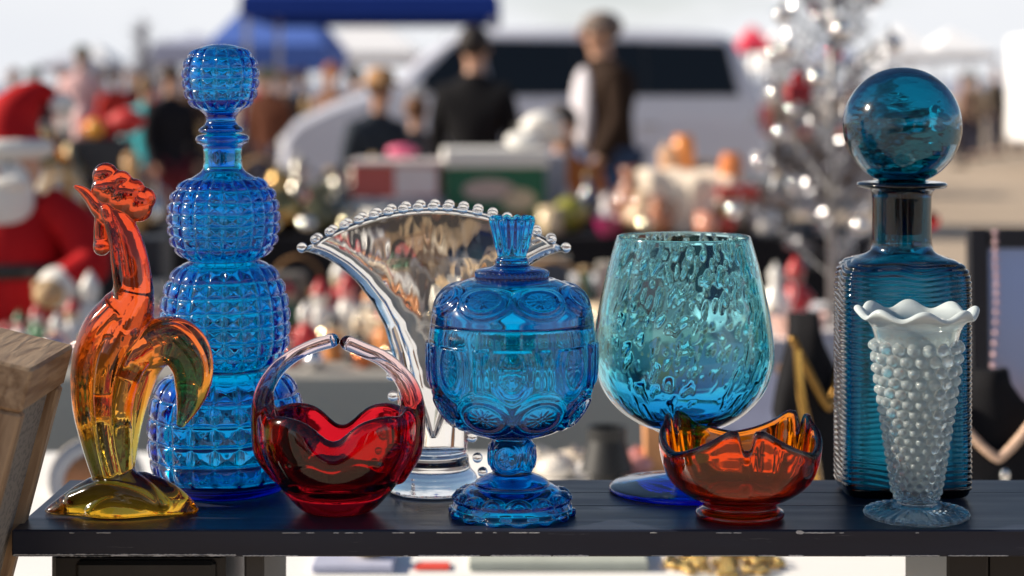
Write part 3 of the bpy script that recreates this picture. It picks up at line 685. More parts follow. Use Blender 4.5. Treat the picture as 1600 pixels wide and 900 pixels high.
# ------------------------------------------------------------------ tables
def table(name, x0, x1, y0, y1, z, top_m, skirt_m, label, folds=True, apron=None, bottom=.05):
    root = empty(name, ((x0+x1)/2, (y0+y1)/2, 0), label, 'table')
    L = -np.array(root.location)
    b = MB(); b.box(x0, x1, y0, y1, z-.03, z, bev=.004); o = b.build('tabletop', top_m, root); o.location = L
    # cloth skirt with soft vertical folds on the camera side and the two ends
    n = int((x1-x0)/.02); xs = np.linspace(x0-.006, x1+.006, n); amp = .008 if folds else .001
    zs = np.linspace(z-.004, bottom, 9); V = []
    ph = np.cumsum(rng.uniform(.1, .5, n)) 
    for zz in zs:
        t = (z-zz)/(z-bottom+1e-6)
        V += [[x, y0-.006-amp*t*(1+math.sin(p)), zz] for x, p in zip(xs, ph)]
    Q = [(j*n+i, j*n+i+1, (j+1)*n+i+1, (j+1)*n+i)[::-1] for j in range(8) for i in range(n-1)]
    k = len(V); V += [[x, y+.004, zz] for x, y, zz in V]; Q += [tuple(k+a for a in q[::-1]) for q in Q]
    b = MB(); b.add(V, Q); b.box(x0-.006, x0-.001, y0, y1, bottom, z-.002); b.box(x1+.001, x1+.006, y0, y1, bottom, z-.002)
    o = b.build('skirt', skirt_m, root, smooth=True); o.location = L
    for lx in (x0+.08, x1-.08):
        for ly in (y0+.08, y1-.08):
            b = MB(); b.tube([(lx, ly, 0), (lx, ly, z-.031)], .016, 8); o = b.build('leg', mat((.35, .35, .36), .4, .8), root); o.location = L
    return root
T1, T2, T3 = .72, .75, .75
table('folding_table', -1.6, 2.0, 2.02, 3.05, T1, mat((.83, .82, .80), .8, var=.05, scale=5), mat((.74, .73, .72), .85, var=.05), 'nearest table under a white cloth, just below the navy shelf')
table('trestle_table', -1.70, .42, 3.66, 4.62, T2, mat((.30, .29, .27), .8, var=.25, scale=6), mat((.49, .51, .46), .9, var=.05, scale=4), 'table with pale grey green skirt crowded with small ornaments')
table('market_table', -1.65, 1.42, 7.35, 8.35, T3, mat((.03, .03, .035), .8), mat((.015, .015, .018), .9), 'far table under a black cloth carrying cartons and pottery')
table('trestle_table', .50, 1.60, 4.25, 5.0, T2, mat((.74, .72, .74), .8, var=.05), mat((.66, .64, .68), .9, var=.05), 'table with white skirt under the silver tinsel tree')
# ------------------------------------------------------------------ generic props
LAST = [None]
def thing(name, label, cat, loc, group=None, rz=0): LAST[0] = empty(name, loc, label, cat, group, rz); return LAST[0]
def onT(px, Y, z): return Vector(((px-800)/F*Y, Y, z))
def one(mb, name, m, label, cat, loc, group=None, angle=35, rz=0):
    o = mb.build(name, m, None, loc, angle=angle); o.rotation_euler.z = rz; return tag(o, label, cat, group)
RED = mat((.45, .012, .015), .75, var=.25, scale=40); FUR = mat((.82, .80, .76), .95, var=.08, scale=120, bump=.6)
SKIN = mat((.55, .30, .20), .5, var=.12)
GREEN = mat((.02, .12, .06), .5); BROWN = mat((.16, .085, .045), .6, var=.3); TAN = mat((.52, .38, .24), .7, var=.15)
def gm(c, r=.18, m=0.): return mat(c, r, m, coat=.6)
# --- bearded doll in red coat
def doll():
    r = thing('bearded_doll', 'large bearded doll in red hat and coat with white fur trim, far left', 'doll', onT(16, 4.30, T2), rz=-.05)
    b = MB(); b.lathe([(0, 0), (.17, 0), (.175, .05), (.165, .14), (.14, .24), (.115, .31), (.06, .35), (.0, .36)], 28); b.build('coat', RED, r, smooth=True)
    b = MB(); b.lathe([(0, .0), (.182, .0), (.186, .02), (.182, .04), (.17, .045), (0, .045)], 28); b.build('coat_trim', FUR, r, smooth=True)
    b = MB(); b.lathe([(0, .15), (.166, .15), (.168, .17), (.162, .185), (0, .185)], 28); b.build('belt', mat((.02, .02, .02), .3), r, smooth=True)
    for sg in (-1, 1):
        b = MB(); b.tube(spline([(sg*.09, -.02, .31), (sg*.17, -.05, .26), (sg*.21, -.10, .18), (sg*.17, -.17, .14)]), np.linspace(.055, .045, 25), 14); a = b.build('sleeve', RED, r, smooth=True)
        b = MB(); b.ball((sg*.165, -.18, .135), .05, 16, 10, (1, .6, 1)); b.build('cuff', FUR, r, smooth=True)
        b = MB(); b.ball((sg*.155, -.215, .125), .034, 14, 10); b.ball((sg*.135, -.225, .145), .014, 8, 6)
        b.build('mitten', mat((.5, .34, .18), .7), r, smooth=True)
        b = MB(); b.ball((sg*.07, -.15, .03), .05, 14, 8, (.9, 1.5, .7)); b.build('boot', mat((.02, .02, .02), .3), r, smooth=True)
    b = MB(); b.ball((0, -.03, .405), .078, 24, 16, (1, .95, 1.1)); b.ball((0, -.112, .40), .017, 10, 8)
    h = b.build('head', SKIN, r, smooth=True)
    for sg in (-1, 1):
        b = MB(); b.ball((sg*.028, -.102, .418), .008, 8, 6); b.build('eye', mat((.02, .02, .03), .1), h, smooth=True)
    b = MB(); b.ball((0, -.08, .33), .085, 20, 14, (.95, .62, 1.35)); b.ball((-.035, -.115, .375), .032, 12, 8, (1.5, .6, .6)); b.ball((.035, -.115, .375), .032, 12, 8, (1.5, .6, .6)); b.build('beard', FUR, r, smooth=True)
    b = MB(); P = spline([(0, -.02, .44), (.0, -.01, .50), (.02, .0, .55), (.06, .02, .585), (.10, .02, .57)]); b.tube(P, np.interp(np.linspace(0, 1, len(P)), [0, .3, .7, 1], [.088, .07, .036, .014]), 20)
    b.build('hat', RED, r, smooth=True)
    b = MB(); th = np.linspace(0, 2*PI, 33); b.tube([(.082*math.cos(a), -.022+.08*math.sin(a), .452) for a in th], .024, 12, False); b.build('hat_trim', FUR, r, smooth=True)
    b = MB(); b.ball((.115, .02, .555), .03, 14, 10); b.build('pompom', FUR, r, smooth=True)
    r.scale = (1.0, 1.0, .95)
    return r
doll()
# --- cartons
def carton(px, Y, w, d, h, z, m, label, lid_m=None, lid_h=.0, rz=0, name='carton', extra=None, over=.012):
    r = thing(name, label, 'box', onT(px, Y, z), rz=rz)
    b = MB(); b.box(-w/2, w/2, -d/2, d/2, 0, h-lid_h, bev=.004); b.build('body', m, r)
    if lid_m is not None:
        b = MB(); b.box(-w/2-over, w/2+over, -d/2-over, d/2+over, h-lid_h+.001, h, bev=.006); b.build('lid', lid_m, r)
    if extra:
        for e in extra:
            b = MB(); kind, cx_, cz_, ww, hh, mm = e
            if kind == 'oval':
                n = 28; V = [[cx_+ww*math.cos(a), -d/2-.0025, cz_+hh*math.sin(a)] for a in np.linspace(0, 2*PI, n, endpoint=False)]
                V2 = [[x, -d/2+.001, zz] for x, _, zz in V]; V = V+V2+[[cx_, -d/2-.0025, cz_]]
                b.add(V, [(i, (i+1) % n, n+(i+1) % n, n+i)[::-1] for i in range(n)], [((i+1) % n, i, 2*n)[::-1] for i in range(n)])
            else: b.box(cx_-ww, cx_+ww, -d/2-.0025, -d/2+.001, cz_-hh, cz_+hh)
            b.build('printed_label', mm, r)
    return r
DGREEN = mat((.012, .13, .065), .5, var=.12); CREAM = mat((.62, .50, .36), .6)
carton(772, 7.75, .40, .34, .33, T3+.005, DGREEN, 'dark green carton with cream oval badge and white lid', WHITE, .075, .06, extra=[('oval', -.03, .165, .105, .042, mat((.55, .42, .38), .6)), ('oval', .09, .125, .07, .045, CREAM), ('panel', .0, .03, .13, .028, mat((.42, .03, .03), .6))])
carton(628, 7.7, .36, .30, .135, T3, mat((.36, .42, .48), .6), 'grey blue carton beneath the red and white one', None)
carton(622, 7.7, .35, .28, .15, T3+.14, mat((.46, .10, .09), .6), 'red and white carton stacked on the grey blue one', mat((.66, .60, .60), .6), .02, -.03, extra=[('panel', .085, .065, .085, .058, mat((.70, .66, .68), .6))])
# folded items on cartons
b = MB(); b.ball((0, 0, .03), .04, 14, 8, (1.6, 1, .7)); one(b, 'ribbon_bow', mat((.8, .15, .28), .5), 'pink bow lying on the red and white carton', 'bow', onT(628, 7.7, T3+.292))
b = MB()
for i in range(5): b.ball((rng.uniform(-.06, .06), rng.uniform(-.04, .04), .03+.02*i), .07, 14, 10, (1.1, .9, .55))
one(b, 'crumpled_paper', WHITE, 'crumpled white wrapping on the green carton', 'wrapping', onT(838, 7.75, T3+.337))
carton(835, 8.15, .25, .25, .30, T3, mat((.5, .5, .56), .7), 'pale lilac carton behind the green one', None, rz=.1)
# white cloth heap with draped corner (right part of far table)
def drape(px, Y, w, d, h, z, m, label, seed=0):
    n, k = 36, 18; V = []
    for j in range(k):
        for i in range(n):
            u, v = i/(n-1)-.5, j/(k-1)
            x = u*w; zz = h*(1+.10*mn.noise(Vector((u*5+seed, v*4, 0)))) ; y = (v-.5)*d
            if v < .35: zz -= (.35-v)/.35*(h*.75+.25*h*math.sin(u*9+seed)); y = -.5*d+.02*mn.noise(Vector((u*9, v*3, seed)))-(.35-v)*.05
            V.append([x, y, max(zz, .004)])
    V += [[x, y+.004, zz-.006] for x, y, zz in V]; q0 = [(j*n+i, j*n+i+1, (j+1)*n+i+1, (j+1)*n+i) for j in range(k-1) for i in range(n-1)]
    b = MB(); b.add(V, q0+[tuple(n*k+a for a in q[::-1]) for q in q0]); o = b.build('draped_cloth', m, None, onT(px, Y, z), smooth=True)
    return tag(o, label, 'cloth')
carton(1075, 7.75, .36, .30, .20, T3, TAN, 'wicker coloured crate under the cream cloth', None, name='crate')
drape(1072, 7.62, .42, .36, .245, T3, mat((.86, .74, .60), .85, var=.06), 'cream cloth draped over the tan crate on the far table', 2)
carton(1175, 7.7, .26, .3, .14, T3, mat((.36, .26, .17), .7), 'low brown wooden crate right of the cream cloth', mat((.6, .40, .28), .7), .03, name='crate')
carton(1150, 7.5, .16, .2, .05, T3+.142, mat((.5, .06, .05), .7), 'flat red box on the brown crate', None)
for px, hh, c, lab in ((1068, .145, (.85, .30, .06), 'bright orange jar standing on the cream cloth'), (1048, .10, (.6, .36, .22), 'tan jar beside the bright orange one'), (1143, .13, (.72, .24, .08), 'rusty orange jar on the red box')):
    z0_ = T3+.245 if px < 1100 else T3+.193
    b = MB(); b.lathe([(0, 0), (.042, 0), (.05, .02), (.05, hh*.75), (.036, hh*.9), (.038, hh), (0, hh)], 20)
    one(b, 'jar', gm(c, .3), lab, 'jar', onT(px, 7.72 if px < 1100 else 7.5, z0_))
carton(1190, 7.95, .22, .2, .20, T3, mat((.05, .05, .05), .5), 'black case behind the brown crate', mat((.3, .33, .33), .5), .04)
# jugs / brass pots on the far table
def jug(px, Y, z, r, h, m, label, handle=True, lid=True, name='jug', cat='jug', group=None):
    t = thing(name, label, cat, onT(px, Y, z), group)
    b = MB(); b.lathe([(0, 0), (r*.6, 0), (r*.66, h*.04), (r*.95, h*.25), (r, h*.42), (r*.8, h*.62), (r*.42, h*.76), (r*.40, h*.88), (r*.52, h), (r*.45, h), (r*.32, h*.87), (0, h*.8)], 28); b.build('vessel', m, t, smooth=True)
    if handle: b = MB(); b.tube(spline([(r*.42, 0, h*.88), (r*1.05, 0, h*.86), (r*1.25, 0, h*.65), (r*.95, 0, h*.42)]), r*.09, 10); b.build('handle', m, t, smooth=True)
    if lid: b = MB(); b.lathe([(0, h+.001), (r*.5, h+.001), (r*.4, h*1.06), (r*.12, h*1.1), (r*.14, h*1.16), (0, h*1.18)], 20); b.build('lid', m, t, smooth=True)
    return t
BRASS = mat((.55, .36, .14), .22, 1., var=.1, scale=60); SILVER = mat((.78, .76, .72), .16, 1., var=.06); PEWTER = mat((.45, .43, .38), .3, 1., var=.15, scale=30)
JUGS = [(403, 7.6, .085, .20, SILVER, 'silver jug at the left end of the far black table'), (438, 7.5, .10, .23, BRASS, 'brass jug beside the silver jug on the far table'),
 (468, 7.9, .07, .26, PEWTER, 'tall pewter pitcher behind the brass jug'), (498, 7.5, .085, .18, gm((.10, .10, .05), .2), 'olive glazed jug left of the cartons'), (532, 7.6, .09, .21, PEWTER, 'pewter coffee pot left of the grey blue carton'),
 (557, 7.95, .07, .24, gm((.62, .60, .50), .3), 'cream tall jug behind the pewter pot'),
 (985, 7.6, .085, .26, gm((.32, .12, .06), .3), 'tall red brown jug right of the walking man'), (1003, 7.45, .075, .17, gm((.62, .44, .28), .35), 'tan round jug in front of the cream cloth'), (1027, 7.42, .06, .15, gm((.5, .2, .1), .3), 'small russet jug below the cream cloth'),
 (948, 7.5, .05, .14, gm((.75, .70, .72), .3), 'little white jug at the foot of the walking man'), (1040, 8.1, .07, .30, gm((.60, .48, .36), .4), 'tall beige jug behind the cream cloth')]
for px, Y_, r_, h_, m_, lab in JUGS: jug(px, Y_, T3, r_, h_, m_, lab, lid=(px % 2 == 0))
b = MB(); b.ball((0, 0, .075), .075, 24, 16); one(b, 'glass_float', gm((.25, .24, .03), .3), 'yellow green ball near the man in the brown coat', 'ball', onT(891, 7.5, T3+.0))
b = MB(); b.lathe([(0, 0), (.03, 0), (.05, .03), (.06, .07), (.055, .07), (.04, .03), (0, .02)], 20); one(b, 'bowl', gm((.3, .015, .10), .4), 'magenta bowl right of the yellow ball', 'bowl', onT(951, 7.38, T3))
# low tray stand and white carton below the far table
carton(905, 5.6, .19, .2, .16, .60, mat((.80, .78, .76), .6), 'white carton between far table and blue candy dish', None)
b = MB(); b.box(-.28, .28, -.2, .2, .54, .56, bev=.003); 
for lx in (-.25, .25):
    for ly in (-.17, .17): b.box(lx-.012, lx+.012, ly-.012, ly+.012, 0, .54)
carton_stand = b
r = thing('low_stand', 'low grey stand under the white carton', 'stand', onT(905, 5.6, .04)); 
for o_, nme in ((MB().box(-.28, .28, -.2, .2, .54, .558, bev=.003), 'top'),): o_.build(nme, mat((.3, .3, .32), .6), r)
for lx in (-.25, .25):
    for ly in (-.17, .17): MB().box(lx-.012, lx+.012, ly-.012, ly+.012, -.04, .539).build('leg', mat((.2, .2, .2), .6), r)
# --- ornaments crowd on the second table
def figurine(px, Y, z, h, c_body, c_head, c_hat, label, group=None, rz=0):
    t = thing('figurine', label, 'figurine', onT(px, Y, z), group, rz)
    MB().lathe([(0, 0), (h*.22, 0), (h*.24, h*.06), (h*.20, h*.25), (h*.16, h*.45), (h*.10, h*.58), (0, h*.6)], 18).build('body', gm(c_body, .35), t, smooth=True)
    MB().ball((0, 0, h*.68), h*.13, 14, 10).build('head', gm(c_head, .4), t, smooth=True)
    MB().lathe([(0, h*.74), (h*.14, h*.74), (h*.13, h*.79), (h*.07, h*.90), (0, h*1.0)], 14).build('hat', gm(c_hat, .4), t, smooth=True)
    b = MB(); 
    for sg in (-1, 1): MB().tube(spline([(sg*h*.12, 0, h*.5), (sg*h*.22, -h*.05, h*.38), (sg*h*.14, -h*.16, h*.32)], 4), h*.045, 8).build('arm', gm(c_body, .35), t, smooth=True)
W_ = (.80, .78, .74); RD = (.50, .02, .02); GR = (.03, .16, .06); BK = (.02, .02, .02); OR = (.70, .26, .06); CRM = (.72, .58, .40); PK = (.75, .30, .30); BL = (.05, .10, .35); GD = (.6, .38, .1)
FIGS = [(478, 3.95, .12, RD, W_, W_, 'small red figurine nearest the blue decanter'), (500, 4.15, .15, W_, W_, RD, 'white figurine with red hat behind the basket opening'), (520, 3.9, .10, OR, CRM, BK, 'squat orange figurine seen above the basket handles'),
 (543, 4.2, .16, W_, PK, RD, 'tall white and pink figurine left of the fan vase stem'), (560, 3.85, .11, BK, CRM, CRM, 'black robed figurine by the fan vase stem'), (580, 4.1, .14, CRM, W_, OR, 'cream figurine with orange hat by the fan vase'), (600, 3.9, .12, OR, CRM, RD, 'orange robed figurine right of the black one'),
 (450, 4.3, .13, GR, CRM, RD, 'green robed figurine half behind the blue decanter'), (532, 4.42, .17, RD, CRM, W_, 'rearmost red figurine with white hat'), (592, 4.45, .18, BL, W_, W_, 'blue robed figurine at the rear of the ornaments'),
 (30, 3.95, .10, W_, PK, GR, 'white figurine at the doll\'s feet'), (58, 4.0, .11, GR, W_, RD, 'green figurine at the doll\'s feet'), (88, 3.9, .10, PK, W_, W_, 'pink figurine above the wooden frame'), (112, 4.0, .12, W_, CRM, RD, 'white figurine left of the rooster breast'), (10, 3.85, .09, CRM, W_, RD, 'cream figurine at the far left edge'),
 (140, 4.1, .17, W_, W_, W_, 'all white figurine left of the rooster neck'), (250, 4.1, .12, W_, PK, BK, 'pale figurine between rooster and decanter'), (620, 4.15, .14, W_, CRM, GR, 'white figurine seen through the fan vase'), (650, 4.3, .16, RD, W_, RD, 'red figurine seen through the fan vase')]
for px, Y_, h_, a_, b_, c_, lab in FIGS: figurine(px, Y_, T2, h_, a_, b_, c_, lab, rz=rng.uniform(-1, 1))
def bauble(px, py, Y, r, c, label, metal=1., rough=.14, group=None, name='bauble', z=None):
    p = at(px, py, Y)
    if z is not None: p.z = z
    t = thing(name, label, 'ornament', p, group)
    MB().ball((0, 0, 0), r, 24, 16).build('globe', mat(c, rough, metal, var=.05), t, smooth=True)
    MB().lathe([(0, r*.96), (r*.22, r*.96), (r*.22, r*1.18), (0, r*1.2)], 12).build('cap', BRASS, t, smooth=True)
OR2 = [(82, 3.88, .026, (.9, .88, .85), 'bright silver bauble above the wooden frame'), (18, 4.05, .022, (.85, .7, .5), 'gold bauble by the cream figurine'), (45, 3.8, .02, (.1, .35, .3), 'teal bauble at the front of the ornaments, far left'), (490, 3.75, .022, (.85, .84, .86), 'silver bauble in front of the small red figurine'), (568, 3.78, .022, (.8, .25, .1), 'copper bauble in front of the black figurine'),
 (515, 4.05, .030, (.75, .6, .4), 'pale gold bauble among the figurines'), (130, 3.85, .025, (.8, .6, .6), 'rose bauble left of the rooster neck'), (612, 3.8, .024, (.8, .5, .3), 'bronze bauble by the fan vase stem'), (270, 3.9, .025, (.7, .7, .72), 'grey silver bauble behind the decanter waist'), (455, 3.8, .02, (.7, .1, .1), 'red bauble right of the decanter waist')]
for px, Y_, r_, c, lab in OR2: bauble(px, 0, Y_, r_, c, lab, z=T2+r_)
for px, Y_, hh, w_, c, lab in ((150, 4.35, .24, .16, (.03, .035, .045), 'dark slate box behind the rooster comb'), (222, 4.4, .22, .12, (.05, .05, .055), 'black box left of the decanter neck'), (435, 4.45, .13, .12, (.10, .085, .07), 'brown box right of the decanter'), (690, 4.3, .10, .16, (.35, .3, .26), 'beige box seen through the fan vase'), (262, 4.0, .06, .14, (.42, .42, .41), 'flat grey box behind the decanter')):
    carton(px, Y_, w_, .12, hh, T2, mat(c, .6), lab, None, name='box', rz=rng.uniform(-.2, .2))
# rear-left: stall goods behind the doll
table('trestle_table', -3.3, -1.75, 7.0, 7.9, .75, mat((.05, .05, .06), .8), mat((.03, .03, .04), .9), 'dark table of baskets behind the red doll')
def lantern(px, Y, z, r, h, m, label):
    t = thing('lantern', label, 'lantern', onT(px, Y, z))
    MB().lathe([(0, 0), (r, 0), (r, h*.08), (r*.85, h*.1), (0, h*.1)], 8).build('base', m, t)
    MB().lathe([(0, h*.68), (r, h*.68), (r*.95, h*.72), (r*.35, h*.88), (r*.2, h), (0, h)], 8).build('roof', m, t)
    MB().lathe([(0, h*.1), (r*.6, h*.1), (r*.6, h*.675), (0, h*.675)], 12).build('candle', CLOTH, t, smooth=True)
    for a in range(4):
        c, s_ = math.cos(a*PI/2+.4)*r*.85, math.sin(a*PI/2+.4)*r*.85
        MB().tube([(c, s_, h*.1), (c, s_, h*.68)], r*.09, 6).build('post', m, t)
lantern(72, 7.3, .75, .10, .42, BRASS, 'tall brass lantern behind the doll\'s hat')
lantern(108, 7.4, .75, .085, .36, mat((.6, .48, .3), .4, 1.), 'shorter pale gold lantern right of the tall one')
carton(160, 7.5, .22, .2, .38, .75, mat((.025, .03, .04), .5), 'tall black cabinet box with a red and yellow bag on top', None, name='box')
b = MB()
for i in range(4): b.ball((rng.uniform(-.07, .07), 0, .04+.01*i), .06, 14, 10, (1.2, .8, .8))
one(b, 'bag', mat((.6, .03, .03), .6), 'red bag on top of the tall black cabinet box', 'bag', onT(172, 7.5, 1.131))
b = MB(); b.ball((0, 0, .04), .04, 14, 10); one(b, 'ball', gm((.8, .35, .03), .4), 'orange ball beside the red bag', 'ball', onT(148, 7.42, 1.131))
b = MB(); b.lathe([(0, 0), (.05, 0), (.045, .1), (.03, .18), (.035, .26), (0, .3)], 18); one(b, 'candle', mat((.75, .5, .5), .5), 'pink and white pillar candle above the dark goods, upper left', 'candle', onT(126, 7.5, 1.131-.38+.22)); 
bpy.data.objects[-1] if False else None
jug(205, 7.4, .75, .07, .30, gm((.6, .33, .12), .3), 'amber jug left of the decanter stopper')
jug(238, 7.5, .75, .05, .2, SILVER, 'small silver jug left of the decanter neck')
# --- more market clutter
def basket(px, Y, z, r, h, c, label):
    t = thing('basket', label, 'basket', onT(px, Y, z))
    b = MB(); b.lathe([(0, 0), (r*.8, 0), (r, h), (r*.92, h), (r*.74, h*.1), (0, h*.1)], 24); b.build('body', mat(c, .8, var=.4, scale=120, bump=.8), t, smooth=True)
    MB().tube(spline([(-r*.95, 0, h*.9), (-r*.8, 0, h*1.7), (0, 0, h*2.05), (r*.8, 0, h*1.7), (r*.95, 0, h*.9)]), r*.07, 8).build('handle', mat(c, .8, var=.4, scale=120), t, smooth=True)
def mug(px, Y, z, r, h, c, label):
    t = thing('mug', label, 'mug', onT(px, Y, z))
    MB().lathe([(0, 0), (r*.9, 0), (r, h*.1), (r, h), (r*.9, h), (r*.88, h*.1), (0, h*.08)], 20).build('cup', gm(c, .2), t, smooth=True)
    MB().tube(spline([(r*.95, 0, h*.8), (r*1.5, 0, h*.7), (r*1.5, 0, h*.35), (r*.95, 0, h*.2)]), r*.12, 8).build('handle', gm(c, .2), t, smooth=True)
def vial(px, Y, z, r, h, c, label):
    t = thing('bottle', label, 'bottle', onT(px, Y, z))
    MB().lathe([(0, 0), (r, 0), (r, h*.55), (r*.4, h*.72), (r*.36, h*.9), (0, h*.9)], 20).build('body', gm(c, .12), t, smooth=True)
    MB().lathe([(0, h*.902), (r*.42, h*.902), (r*.42, h), (0, h)], 14).build('stopper', mat((.4, .28, .15), .7), t, smooth=True)
def book(px, Y, z, w_, h, c, label, rz=0):
    t = thing('book', label, 'book', onT(px, Y, z), rz=rz)
    MB().box(-w_/2, w_/2, -.012, .012, 0, h, bev=.002).build('cover', mat(c, .5), t)
    MB().box(-w_/2+.003, w_/2+.0015, -.009, .009, .003, h+.0015).build('pages', mat((.7, .65, .55), .9), t)
for a in ((640, 4.35, T2, .07, .09, (.55, .36, .18), 'honey coloured wicker basket behind the fan vase, left half'), (745, 4.3, T2, .08, .10, (.62, .44, .26), 'large straw basket behind the fan vase, right half'), (465, 4.5, T2, .06, .08, (.30, .17, .08), 'brown wicker basket right of the decanter'), (865, 4.4, T2, .07, .08, (.50, .32, .16), 'wicker basket between candy dish and snifter'),
          (405, 7.95, T3, .10, .14, (.5, .33, .18), 'straw basket at the back of the far table, left'), (1105, 8.1, T3, .11, .13, (.42, .27, .14), 'wide wicker basket behind the cream cloth'), (95, 7.15, .75, .10, .12, (.66, .48, .25), 'golden straw basket in front of the lanterns')): basket(*a)
for a in ((700, 4.1, T2, .035, .08, (.80, .74, .62), 'cream mug seen through the middle of the fan vase'), (725, 3.95, T2, .032, .07, (.70, .20, .08), 'rust mug seen through the fan vase'), (835, 4.0, T2, .035, .08, (.75, .70, .62), 'stoneware mug just right of the candy dish lid'), (900, 4.1, T2, .033, .075, (.20, .28, .36), 'slate blue mug left of the snifter'), (940, 4.25, T2, .035, .08, (.78, .62, .42), 'tan mug behind the left edge of the snifter'),
          (585, 7.45, T3, .05, .10, (.75, .72, .66), 'white mug in front of the grey blue carton'), (700, 7.4, T3, .05, .10, (.3, .1, .05), 'dark red mug left of the green carton'), (860, 7.45, T3, .05, .11, (.70, .55, .35), 'sand coloured mug at the right corner of the green carton'), (1105, 7.4, T3, .05, .09, (.7, .3, .2), 'coral mug below the cream cloth'), (1195, 7.45, T3, .05, .10, (.75, .7, .65), 'ivory mug at the right end of the far table')): mug(*a)
for a in ((665, 4.5, T2, .04, .20, (.32, .16, .05), 'amber bottle behind the honey coloured basket'), (690, 4.55, T2, .035, .17, (.70, .62, .48), 'parchment coloured bottle next to the amber one'), (780, 4.5, T2, .04, .19, (.12, .07, .03), 'dark brown bottle behind the candy dish finial'), (815, 4.45, T2, .035, .15, (.60, .30, .10), 'orange brown bottle right of the finial'), (915, 4.5, T2, .035, .14, (.05, .12, .08), 'green bottle left of the snifter rim'),
          (517, 7.6, T3, .05, .26, (.04, .06, .03), 'black green bottle between olive jug and pewter pot'), (585, 8.05, T3, .05, .30, (.25, .10, .04), 'brown bottle behind the red and white carton, left'), (1215, 7.9, T3, .05, .24, (.40, .34, .3), 'clay bottle at the right end of the far table'), (920, 8.0, T3, .05, .22, (.05, .07, .14), 'navy bottle left of the walking man')): vial(*a)
for a in ((850, 4.55, T2, .12, .16, (.10, .12, .16), 'dark blue book standing behind the wicker basket'), (965, 4.5, T2, .10, .15, (.66, .60, .50), 'cream book standing behind the snifter'), (1010, 4.45, T2, .11, .13, (.50, .12, .07), 'brick red book standing behind the snifter'), (225, 4.25, T2, .10, .13, (.62, .58, .5), 'pale book between the rooster neck and decanter'), (1050, 4.4, T2, .08, .12, (.70, .66, .62), 'white book at the right end of the ornament table')): book(*a)
for px, Y_, r_, c, lab in ((678, 3.82, .022, (.9, .75, .5), 'gold bauble at the table edge behind the fan vase'), (755, 3.8, .022, (.85, .85, .88), 'silver bauble behind the candy dish lid'), (850, 3.85, .024, (.8, .4, .15), 'copper bauble right of the candy dish'), (885, 3.8, .022, (.9, .88, .85), 'silver bauble between candy dish and snifter'), (925, 3.9, .022, (.9, .88, .85), 'silver bauble close to the left side of the snifter')): bauble(px, 0, Y_, r_, c, lab, z=T2+r_)
for i, (px, Y_, c, lab) in enumerate(((425, 7.4, (.9, .75, .45), 'gold bauble on the front edge of the far table, left'), (480, 7.42, (.9, .88, .84), 'silver bauble below the pewter pitcher'), (545, 7.42, (.88, .8, .6), 'champagne bauble below the pewter coffee pot'), (655, 7.42, (.85, .2, .15), 'red bauble in front of the cartons'), (1010, 7.4, (.9, .8, .6), 'champagne bauble in front of the tan jug'), (1135, 7.42, (.85, .15, .12), 'red bauble before the brown crate'))): bauble(px, 0, Y_, .04, c, lab, z=T3+.04)
# --- silver tinsel tree
def tinsel_tree():
    base = Vector(((1300-800)/F*4.45, 4.45, T2))
    t = thing('tinsel_tree', 'sparse silver tinsel tree hung with silver and red baubles', 'tree', base)
    Hh = 1.02
    MB().tube([(0, 0, 0), (0, 0, Hh)], np.array([.012, .006]), 10).build('trunk', mat((.35, .34, .34), .4, .6), t, smooth=True)
    for a in range(3):
        MB().tube([(0, 0, .05), (math.cos(a*2.1)*.12, math.sin(a*2.1)*.12, .008)], .008, 8).build('stand_leg', mat((.3, .3, .3), .4, .6), t)
    tin = MB(); tips = []
    for i in range(64):
        h = .10+.90*(i/63)**.95; L = .27*(1-h/1.12)+.05; a = i*2.399; up = .55+.4*rng.random()
        d = np.array([math.cos(a), math.sin(a), up]); d /= np.linalg.norm(d); p0 = np.array([0, 0, h]); p1 = p0+d*L
        MB().tube([p0, p1], np.array([.003, .0015]), 5).build('branch', mat((.22, .22, .23), .6, .8), t)
        tips.append(p1)
        for k in range(90):
            q = .18+.82*rng.random(); c = p0+d*L*q; v = rng.normal(size=3); v -= d*v.dot(d); v /= np.linalg.norm(v); v = v*.95+d*.35
            ln = .018+.012*rng.random(); w_ = np.cross(v, rng.normal(size=3)); w_ /= np.linalg.norm(w_); w_ *= .0011
            tin.add([c-w_, c+w_, c+v*ln+w_, c+v*ln-w_], [(0, 1, 2, 3)])
    o = tin.build('needles', mat((.46, .46, .49), .25, 1., var=.25), t); o['kind'] = 'stuff'
    sel = [(p, (i % 8 == 0 or i > 59)) for i, p in enumerate(tips) if i % 2 == 0 or i > 56 or i in (21, 33, 45)]
    ords = ['topmost', 'second', 'third', 'fourth', 'fifth', 'sixth', 'seventh', 'eighth', 'ninth', 'tenth', 'eleventh', 'twelfth', 'thirteenth', 'fourteenth', 'fifteenth', 'sixteenth', 'seventeenth', 'eighteenth']
    for red in (True, False):
        for side in ('left', 'right'):
            q = sorted([p for p, r_ in sel if r_ == red and (p[0] < 0) == (side == 'left')], key=lambda p: -p[2])
            for k_, p in enumerate(q):
                r_ = (.018 if red else .017)+.006*rng.random(); w0 = base+Vector(p); w0.z -= r_*1.2
                lab = ('glossy red' if red else 'shiny silver')+' bauble on the tinsel tree, '+(ords[k_]+(' from the top' if k_ else ''))+' on its '+side+' side'
                bauble(0, 0, 1, r_, (.75, .04, .04) if red else (.92, .9, .88), lab, group=('red' if red else 'silver')+' baubles on the tinsel tree', rough=.12)
                LAST[0].location = w0
tinsel_tree()
b = MB(); b.box(-.03, .03, -.02, .02, 0, .045, bev=.008); b.lathe([(0, .045), (.012, .045), (.018, .06), (0, .075)], 12)
